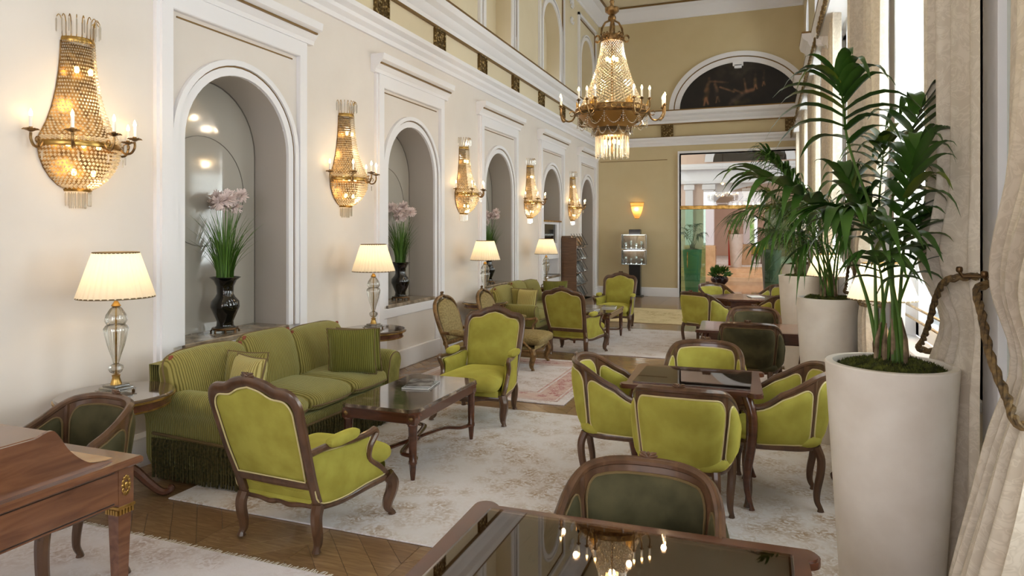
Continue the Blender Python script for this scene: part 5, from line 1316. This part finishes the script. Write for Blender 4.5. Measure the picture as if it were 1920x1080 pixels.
# ------------------------------------------------------------------ planters and kentia palms
def planter(label, x, y, m='planter', h=1.2, r=.25, group='tall white planters by the windows', z0=.0):
    t = thing('planter', label, 'planter', (x, y, z0), 0, group)
    MB().lathe([(r*.70, 0), (r*.715, .01), (r, h-.006), (r-.004, h), (r-.03, h), (r-.034, h-.01), (r-.04, h-.1)], 64).obj('pot', M[m], t, True, 35)
    g = MB(); nn = 40
    def f(u, v): rr = (r-.035)*v; a = 2*pi*u; n_ = mathutils.noise.noise(Vector((rr*cos(a)*14+x*9, rr*sin(a)*14, y))); return (rr*cos(a), rr*sin(a), h-.035+.05*(1-v**3)+.018*n_)
    g.grid(nn, 14, f); rnd = random.Random(int(y*10))
    for i in range(2600):
        a = rnd.uniform(0, 2*pi); v = math.sqrt(rnd.random())*.98; p = Vector(f(a/2/pi, v)); d = Vector((rnd.gauss(0, .5), rnd.gauss(0, .5), 1)).normalized()*rnd.uniform(.008, .018); s_ = Vector((rnd.uniform(-1, 1), rnd.uniform(-1, 1), 0)).normalized()*.003
        g.add([p-s_, p+s_, p+d], [(0, 1, 2)])
    g.obj('moss', M['moss'], t, False, kind='stuff')
    return t
Rt, Aw = Vector((CS, SN, 0)), Vector((-SN, CS, 0))   # directions used only to write the frond directions down
def frond(par, base, top, tip, droop, nl, ll, wid, sep, m, rnd, fan=1.0):
    # base: foot of the stem, top: where leaflets start, tip: end of the rachis, ll leaflet length
    top, tip, base = Vector(top), Vector(tip), Vector(base)
    mid = base.lerp(top, .5)+Vector((base.x-top.x, base.y-top.y, 0))*.18
    S_ = catmull([base, mid, top, top.lerp(tip, .55)+Vector((0, 0, droop*.5)), tip], 6)
    n = len(S_); st_ = MB().tube(S_, [lerp(.0105, .0018, (i/(n-1))**.8) for i in range(n)], 6).obj('frond', M['stem'], par)
    half = n//2; R_ = S_[half:]
    def onr(u): f_ = u*(len(R_)-1); i = min(len(R_)-2, int(f_)); return R_[i].lerp(R_[i+1], f_-i), (R_[i+1]-R_[i]).normalized()
    joined = MB() if not sep else None
    for i in range(nl):
        for sd in (-1, 1):
            u = (i+.3+.3*(sd > 0))/nl; p, tn = onr(min(1, u)); side = tn.cross(Vector((0, 0, 1)));
            side = side.normalized() if side.length > .05 else Vector((1, 0, 0)); up = side.cross(tn)
            ang = lerp(1.15, .35, u)*fan*rnd.uniform(.85, 1.15); d = (tn*cos(ang)+side*sd*sin(ang)+up*rnd.uniform(.05, .25)).normalized()
            l = ll*(.55+.45*sin(pi*min(1, .18+u*.75)))*rnd.uniform(.85, 1.1); dr = rnd.uniform(.35, .8)*l
            w = wid*rnd.uniform(.8, 1.15); vs = []; K = 7; nrm = d.cross(Vector((0, 0, 1))); nrm = nrm.normalized() if nrm.length > .05 else side
            for k in range(K+1):
                q = k/K; c = p+d*(l*q*(1-.12*q*q))+Vector((0, 0, -dr*q**2.3)); ww = w*(sin(pi*min(1, (q*.93+.07))**.62))**.9 if q < .999 else .0006
                vs += [c-nrm*ww+Vector((0, 0, ww*.35)), c, c+nrm*ww+Vector((0, 0, ww*.35))]
            fs = []
            for k in range(K): b = 3*k; fs += [(b, b+1, b+4, b+3), (b+1, b+2, b+5, b+4)]
            mm = m if rnd.random() > .06 else 'leafy'
            lim = XR-.14-par.location.x; vs = [Vector((lim-.1*math.exp(-(p_.x-lim+.1)/.1) if p_.x > lim-.1 else p_.x, p_.y, p_.z)) for p_ in vs]
            if sep: MB().add(vs, fs).obj('leaflet', M[mm], st_, True, 60)
            else: joined.add(vs, fs)
    if not sep: joined.obj('leaflets', M[m], st_, True, 60, kind='stuff')
def palm(label, x, y, z, spec, seed, sep, group='kentia palms in the tall planters'):
    t = thing('potted_palm', label, 'palm', (x, y, z), 0, group); rnd = random.Random(seed); k = 0
    for (r0, z0, r1, z1, dp0, dp1, droop, nl, ll, wid, m) in spec:
        a = 2.4*k; k += 1; b = Vector((.05*cos(a), .05*sin(a), 0))
        frond(t, b, Rt*r0+Aw*dp0+Vector((0, 0, z0)), Rt*r1+Aw*dp1+Vector((0, 0, z1)), droop, nl, ll, wid, sep, m, rnd)
    h = MB()
    for j in range(9): a = j*2.4; rr = .012*math.sqrt(j)+.012; h.tube([(rr*1.6*cos(a), rr*1.6*sin(a), -.03), (rr*1.4*cos(a), rr*1.4*sin(a), .1), (rr*cos(a), rr*sin(a), .15+.02*(j % 3))], [.011, .009, .003], 6)
    h.obj('stem_husk', M['husk'], t)
    return t
PL = [(.49, 3.22), (.49, 6.25), (.40, 9.3), (.5, 12.6)]
nmz = ['nearest the camera', 'second from the camera', 'third from the camera', 'farthest of the four along the windows']
for (x, y), d in zip(PL, nmz): planter('tall tapered white planter with moss, '+d, x, y)
big = [(-.17, .90, -.27, 1.18, .0, -.1, .06, 9, .42, .030, 'leaf'),
       (-.17, .56, -.50, .80, .1, .15, .06, 10, .38, .026, 'leaf'),
       (.06, .66, .26, 1.14, .1, .2, .06, 9, .42, .034, 'leaf'),
       (.13, .56, .44, .90, .1, .34, .04, 8, .36, .028, 'leaf'),
       (.05, .44, .27, .66, .05, .1, .05, 9, .32, .026, 'leaf'),
       (-.03, .42, .12, .92, -.05, -.02, .03, 10, .38, .030, 'leaf'),
       (-.10, .34, -.20, .46, -.12, -.26, .03, 6, .24, .024, 'leaf'),
       (.07, .34, .22, .50, .0, .1, .04, 6, .26, .024, 'leaf'),
       (-.06, .50, -.32, .64, -.05, -.2, .08, 10, .36, .028, 'leaf'),
       (-.02, .48, -.10, .80, .1, .2, .04, 9, .36, .028, 'leaf'),
       (.02, .62, .14, .98, .12, .3, .05, 9, .38, .026, 'leafy')]
palm('broad-leaved kentia palm in the planter nearest the camera', PL[0][0], PL[0][1], 1.2, big, 4, True)
def feathery(seed, n, hmax, spread, left=0):
    rnd = random.Random(seed); out = []
    for i in range(n):
        a = 2*pi*(i/n)+rnd.uniform(-.3, .3); h = rnd.uniform(.3, .8)*hmax; sp = rnd.uniform(.6, 1)*spread
        r, d = cos(a), sin(a); rise = rnd.uniform(.0, .42)*hmax
        r1 = r*sp+left*rnd.uniform(.4, 1)
        if r1 > .42: r1 = .42
        out.append((r*.16+left*.15, h, r1, h+rise, d*.16, d*sp*.8, .12, 15, .40, .0125, 'leaf' if rnd.random() < .7 else 'leafy'))
    return out
sec = [(-.22, .66, -.78, .70, .0, -.1, .16, 18, .42, .012, 'leaf'), (-.22, .80, -.52, 1.22, 0, 0, .06, 16, .40, .012, 'leaf'), (-.25, .5, -.66, .46, -.1, -.2, .16, 16, .36, .012, 'leaf')]+feathery(5, 11, 1.0, .5, -.12)
palm('feathery kentia palm in the second planter from the camera', PL[1][0], PL[1][1], 1.2, sec, 9, False)
palm('feathery kentia palm in the third planter from the camera', PL[2][0], PL[2][1], 1.2, feathery(17, 12, .95, .55, -.15), 15, False)
palm('feathery kentia palm in the farthest planter along the windows', PL[3][0], PL[3][1], 1.2, feathery(23, 10, .9, .55, -.1), 21, False)
# lobby planters seen through the glass
for (x, y, m, lb, sd) in ((wx(1298, 20), 20, 'greenpot', 'green planter behind the left glass panel of the screen', 31), (wx(1446, 20), 20, 'greypot', 'grey planter behind the right glass panel of the screen', 32), (wx(1380, 27), 27, 'planter', 'slim pale planter on the raised lobby floor', 33)):
    z0 = 0 if y < 25 else .42
    planter('tall '+lb, x, y, m, 1.25, .27, 'lobby planters beyond the glass screen', z0)
    palm('kentia palm in the '+lb, x, y, z0+1.25, [(a*.8, b*.8, c*.8, d_*.8, e, f, g, 9, l*.8, w*1.2, mm) for (a, b, c, d_, e, f, g, n_, l, w, mm) in feathery(sd, 8, .9, .5)], sd, False, 'lobby palms beyond the glass screen')
t = thing('bowl_plant', 'low black bowl of leafy green plant on the lobby floor', 'plant', (wx(1349, 23.5), 23.5, 0), 0)
MB().lathe([(.16, 0), (.2, .03), (.28, .12), (.29, .2), (.24, .27), (.22, .28), (.2, .24), (0, .22)], 28).obj('bowl', M['black'], t)
g = MB(); rnd = random.Random(2)
for i in range(260):
    a = rnd.uniform(0, 2*pi); e = rnd.uniform(.2, 1.3); l = rnd.uniform(.2, .42); d = Vector((cos(a)*cos(e), sin(a)*cos(e), sin(e))); p = Vector((0, 0, .22))+d*l; s_ = d.orthogonal().normalized()*.03
    g.add([p-d*.08, p+s_, p+d*.07, p-s_], [(0, 1, 2, 3)])
g.obj('foliage', M['leaf'], t, False, kind='stuff')
# lobby furniture, tiny in view
t = thing('lobby_table', 'small dark table far away on the raised lobby floor', 'table', (wx(1420, 31), 31, .425)); MB().bbox(-.6, .6, -.4, .4, .7, .74, .01).obj('tabletop', M['mahog'], t)
for a in (-.5, .5):
    for b in (-.3, .3): MB().bbox(a-.025, a+.025, b-.025, b+.025, 0, .7, .004).obj('leg', M['mahog'], t)
ct = dup(tb, (wx(1404, 30), 30, .425), R(-20), 'lime tub chair at the small lobby table far away', 'lobby chairs')
dup(td, (wx(1390, 31.5), 31.5, .425), R(-90), 'dark chair at the left of the small lobby table far away', 'lobby chairs')
dup(tb, (wx(1432, 30.2), 30.2, .425), R(20), 'lime tub chair at the right of the small lobby table far away', 'lobby chairs')
t = thing('chandelier', 'small lit candle chandelier far away in the lobby beyond the glass screen', 'chandelier', (wx(1400, 29), 29, 2.75))
m = MB()
for rr, z in ((.5, 0), (.3, .25)): m.tube([(rr*cos(j*pi/16), rr*sin(j*pi/16), z) for j in range(32)], .02, 6, closed=True)
m.tube([(0, 0, 0), (0, 0, 4.7)], .015, 6)
for j in range(4): m.tube([(.5*cos(j*pi/2), .5*sin(j*pi/2), 0), (.3*cos(j*pi/2), .3*sin(j*pi/2), .25), (0, 0, .6)], .012, 6)
m.obj('frame', M['oldbrass'], t)
b = MB()
for k in range(10):
    for j in range(26): r = lerp(.28, .1, k/9); b.bead((r*cos(j*2*pi/26), r*sin(j*2*pi/26), lerp(.0, -.3, k/9)), .018)
b.obj('bead_basket', M['crystal'], t, False, kind='stuff')
for j in range(12): MB().lathe([(.018, .02), (.024, .06), (.004, .12)], 8, (.5*cos(j*pi/6), .5*sin(j*pi/6), .06)).obj('bulb', M['bulb'], t)
t = thing('red_banner', 'narrow red panel standing beside a lobby column', 'panel', (wx(1368, 28), 28, .42)); MB().bbox(-.05, .05, -.02, .02, 0, 1.4, .006).obj('panel', M['redshirt'], t)

# ------------------------------------------------------------------ drapes and sheers
def drape(label, ypin, side, tied=True, group='cream damask drapes tied back along the windows', yw=.86, wt=.36, zt_=4.25, zb=.02, seed=0, bulge=.12, skirt=.74):
    # hangs from zt_; pinned to the pier at ypin and spreads towards side (+1/-1) along y
    t = thing('drape', label, 'curtain', (0, 0, 0), 0, group)
    ztie = 1.36; nf = 7.5*yw
    def wd_(z):
        if z >= ztie: return lerp(wt, yw, sst(min(1, (z-ztie)/1.1)))
        return lerp(wt, skirt, min(1, (ztie-z)/1.2)**.8)
    def P(u, v):
        z = lerp(zb, zt_, v); w = wd_(z); e = min(1, u*2.5+.15)
        tie = math.exp(-((z-ztie)/.16)**2)
        amp = .05*(1+.3*(1-w/yw))*(1-.45*tie)
        f = u*nf*2*pi; fo = sin(f+.5*sin(z*1.1+seed)+.3*sin(u*5+seed))
        low = bulge*sst((ztie-z)/1.0)*min(1, u*2) if z < ztie else 0
        belly = (.02 if bulge > .2 else .05)*math.exp(-((z-ztie-.28)/.22)**2)*min(1, u*3)
        off = .05+e*(.05+amp*(fo*.75+.3*sin(1.7*f+seed)))+low+belly-.03*tie*e
        y = ypin+side*(u*w+.010*sin(f*.5+z*2))
        return (XR-.07-off, y, z)
    m = MB(); m.grid(160, 76, P); m.obj('drape_cloth', M['drape'], t, True, 180)
    if tied:
        def front(u, z): q = P(u, (z-zb)/(zt_-zb)); return Vector((XR-.07-.155-.02*sin(pi*u)-(.12*sst((ztie-z)/1.0) if z < ztie else 0), q[1], z))
        path = [Vector((XR-.13, ypin-side*.015, ztie+.22)), front(.05, ztie+.2), front(.3, ztie+.12), front(.6, ztie), front(.85, ztie-.1), front(1.0, ztie-.15), Vector((XR-.1, ypin+side*wt*1.12, ztie-.16))]
        path = catmull(path, 8); c = MB()
        for q in (0, 1, 2):
            c.tube([p+Vector((.007*cos(i*.8+q*2.09), 0, .010*sin(i*.8+q*2.09))) for i, p in enumerate(path)], .0075, 6)
        c.obj('tieback_rope', M['rope'], t)
        MB().tube([(XR-.07, ypin-side*.03, ztie+.22), (XR-.19, ypin-side*.03, ztie+.22), (XR-.20, ypin-side*.03, ztie+.24)], .008, 8).rbox((XR-.2, ypin-side*.03, ztie+.245), (.024, .024, .024), 1, 6).obj('tieback_hook', M['bronze'], t)
    return t
lbl = ['nearest to the camera', 'beside the nearest window', 'beside the second window', 'beside the third window', 'beside the fourth window', 'beside the fifth window']
n_ = 0
for k, y in enumerate(WINY):
    if not (YF < y-WH and y+WH < YB): continue
    a, b = y-1.52, y+1.47
    if y < 1: continue
    nm_ = {2: 'window beside the nearest planter', 1: 'window at the right edge of the picture', 3: 'second window', 4: 'third window', 5: 'fourth window', 6: 'fifth window'}[k]
    drape('cream damask drape on near side of the '+nm_, a, 1, True, seed=k*2+1, yw=.64, wt=.44, skirt=.8, bulge=0)
    drape('cream damask drape on far side of the '+nm_, b-(.25 if k == 1 else 0), -1, True, seed=k*2+2, yw=1.1, bulge=.22 if k == 1 else 0)
    t = thing('sheer_curtain', 'bright white sheer curtain hanging in the '+nm_, 'curtain', (0, 0, 0), 0, 'white sheer curtains')
    m = MB()
    for q in (-1, 1):
        def PS(u, v, q=q):
            z = lerp(1.03, 4.2, v); w = lerp(.28, .98, sst((z-1.0)/1.9)); return (XR-.02+.018*sin(u*44)+.01*sin(u*17), y+q*(WH-.02-w*u*1.0), z)
        m.grid(90, 16, PS)
    m.obj('sheer_cloth', M['sheer'], t, True, 180)
    pe = thing('curtain_pelmet', 'carved gilt and cream pelmet over the '+nm_, 'pelmet', (XR-.04, y, 4.3), 0, 'carved pelmets over the windows')
    m = MB().bbox(-.26, 0, -1.35, 1.35, -.16, .06, .02); m.obj('pelmet_box', M['trim'], pe)
    m = MB()
    for j in range(14):
        yy = -1.3+2.6*j/13; m.tube([(-.27, yy+.06*cos(w), -.1+.06*sin(w)) for w in [i*.7 for i in range(9)]], .012, 5)
    m.tube([(-.27, -1.34, -.17), (-.27, 1.34, -.17)], .014, 6); m.obj('pelmet_carving', M['plaque'], pe)

# ------------------------------------------------------------------ writing desk at the left
t = thing('writing_desk', 'walnut writing desk with a raised scrolled gallery in the front left corner', 'desk', (-2.62, 1.5, 0))
# local: x from -1.5 to 0 (right edge), y from -.75 to .70
X0, Y1, Y0 = -1.3, .71, -.6
MB().bbox(X0, .03, Y0, Y1+.02, .725, .76, .008).obj('desktop', M['desk'], t)
MB().box(X0+.07, -.06, Y0+.07, Y1-.06, .76, .7615).obj('inlay_panel', M['desk2'] if 'desk2' in M else wood('light_burl', (196, 152, 100), (160, 118, 76), .2, (3, 3, 3), .6), t, False)
m = MB().box(X0+.03, 0, Y1-.03, Y1-.01, .57, .725).box(-.02, 0, Y0, Y1-.01, .57, .725).box(X0+.03, 0, Y0, Y0+.02, .57, .725); m.obj('apron', M['desk'], t, False)
m = MB().box(-.001, .003, Y0+.05, Y1-.1, .578, .583).box(-.001, .003, Y0+.05, Y1-.1, .712, .717); m.obj('stringing', M['deskin'], t, False)
for a, b in ((-.035, Y1-.045), (X0+.065, Y1-.045), (-.035, Y0+.035), (X0+.065, Y0+.035)):
    l = MB(); l.bbox(a-.035, a+.038, b-.035, b+.038, .555, .725, .003)
    z1, z0 = .555, 0; v = [(a+q*.032, b+w*.032, z1) for q, w in ((-1, -1), (1, -1), (1, 1), (-1, 1))]+[(a+q*.017, b+w*.017, z0) for q, w in ((-1, -1), (1, -1), (1, 1), (-1, 1))]
    l.add(v, [(0, 1, 2, 3), (7, 6, 5, 4)]+[(i, 4+i, 4+(i+1) % 4, (i+1) % 4) for i in range(4)]); lg = l.obj('leg', M['desk'], t, False)
    q = MB().bbox(a-.04, a+.043, b-.04, b+.043, .545, .56, .002)
    for j in range(5): q.bbox(a+.036, a+.042, b-.034+.015*j, b-.024+.015*j, .522, .545, .001); q.bbox(a-.034+.015*j, a-.024+.015*j, b-.042, b-.036, .522, .545, .001)
    q.obj('brass_capital', M['brass'], lg)
    q = MB()
    for j in range(12): an = j*pi/6; q.rbox((a+.04, b+.017*cos(an), .645+.036*sin(an)), (.008, .013, .018), 1, 4)
    q.rbox((a+.04, b, .645), (.012, .018, .03), 1, 5); q.obj('brass_rosette', M['brass'], lg)
# ogee gallery: side boards with a flat shelf top
og = catmull([Vector((Y1-.09, .76, 0)), Vector((Y1-.11, .768, 0)), Vector((Y1-.2, .79, 0)), Vector((Y1-.28, .86, 0)), Vector((Y1-.33, .94, 0)), Vector((Y1-.36, .965, 0)), Vector((Y1-.42, .95, 0))], 5)
poly = [(p.x, p.y) for p in og]+[(Y0, .95), (Y0, .76)]
MB().prism(poly, lambda a, b, tt: (tt, a, b), -.035, -.018).obj('gallery_side', M['desk'], t, False)
MB().prism(poly, lambda a, b, tt: (tt, a, b), X0+.02, X0+.037).obj('gallery_side', M['desk'], t, False)
MB().bbox(X0+.037, -.035, Y0, Y1-.33, .935, .952, .003).obj('gallery_shelf', M['desk'], t)

# ------------------------------------------------------------------ brochure rack and display stand
t = thing('brochure_rack', 'tall wooden brochure rack with slanted metal shelves beside the last arch', 'rack', (-4.12, 15.25, 0), 0)
MB().bbox(-.22, -.19, -.5, .5, 0, 1.66, .005).bbox(-.2, .12, -.5, -.47, 0, 1.62, .004).obj('back_board', M['rack'], t)
for k in range(5):
    z = .28+.29*k; x = .05
    MB().bbox(-.19, .1, -.47, .5, z-.06, z-.045, .002).obj('shelf', M['rack'], t)
    w = MB().tube([(.13, -.47, z+.01), (.13, .5, z+.01)], .006, 6)
    for j in range(5): yy = -.45+.235*j; w.tube([(.13, yy, z), (-.02, yy, z+.27)], .006, 6)
    w.obj('metal_divider', M['dark'], t)
for k in range(5):
    z = .28+.29*k
    for j in range(4):
        yy = -.335+.235*j; b = thing('brochure', 'brochure standing in the tall rack, tier %s from the bottom, %s' % (['first', 'second', 'third', 'fourth', 'top'][k], ['nearest', 'second along', 'third along', 'farthest along'][j]), 'brochure', (-4.12+.10, 15.25+yy, z-.035), 0, 'brochures in the rack')
        mm = MB(); Mx = Matrix.Rotation(R(-28), 4, 'Y'); mm.bbox(-.012, 0, -.1, .1, 0, .28, .002); mm.v = [tuple(Mx @ Vector(v)) for v in mm.v]
        mm.obj('cover', M[['pages', 'cover1', 'cover2', 'pages', 'cover1'][(k*3+j) % 5]], b, False)
t = thing('display_stand', 'slim black display column with two lit glass showcases at the end wall', 'stand', (-3.33, YB-.3, 0))
MB().bbox(-.14, .16, -.1, .1, .03, 1.82, .008).obj('column', M['dark'], t); MB().bbox(-.2, .22, -.16, .14, 0, .035, .006).obj('base', M['dark'], t)
for k, (z0, z1) in enumerate(((.88, 1.26), (1.3, 1.68))):
    c = MB()
    for (a, b) in ((-.3, -.3), (.33, -.3), (-.3, -.1), (.33, -.1)): c.bbox(a-.006, a+.006, b-.006, b+.006, z0, z1, .002)
    for z in (z0, z1):
        c.bbox(-.3, .33, -.306, -.294, z-.006, z+.006, .002).bbox(-.3, .33, -.106, -.094, z-.006, z+.006, .002)
    sh = c.obj('showcase_frame', M['silver'], t)
    g = MB()
    for x in (-.3, .33): g.box(x-.002, x+.002, -.3, -.1, z0, z1)
    g.box(-.3, .33, -.302, -.298, z0, z1).box(-.3, .33, -.3, -.1, z0-.002, z0+.002); g.obj('showcase_glass', M['pane'], t, False)
    MB().box(-.25, .28, -.29, -.12, z1-.012, z1-.006).obj('light_strip', M['ledlight'], t, False)
    MB().box(-.3, .33, -.105, -.1, z0, z1).obj('showcase_back', M['smokedtop'], t, False)
    for j in range(4):
        xx = -.2+.14*j; hh = [.2, .16, .22, .15][(j+k) % 4]
        o = MB().lathe([(.03, 0), (.032, .01), (.012, .03), (.01, hh*.45), (.03, hh*.6), (.036, hh*.8), (.026, hh)], 14, (0, 0, 0)).obj('silver_goblet', M['silver'], None, loc=(-3.33+xx, YB-.3-.2, z0+.003))
        tag(o, 'small silver goblet, %s from the left in the %s showcase' % (['first', 'second', 'third', 'fourth'][j], ['lower', 'upper'][k]), 'goblet', 'silver goblets in the lit showcases')
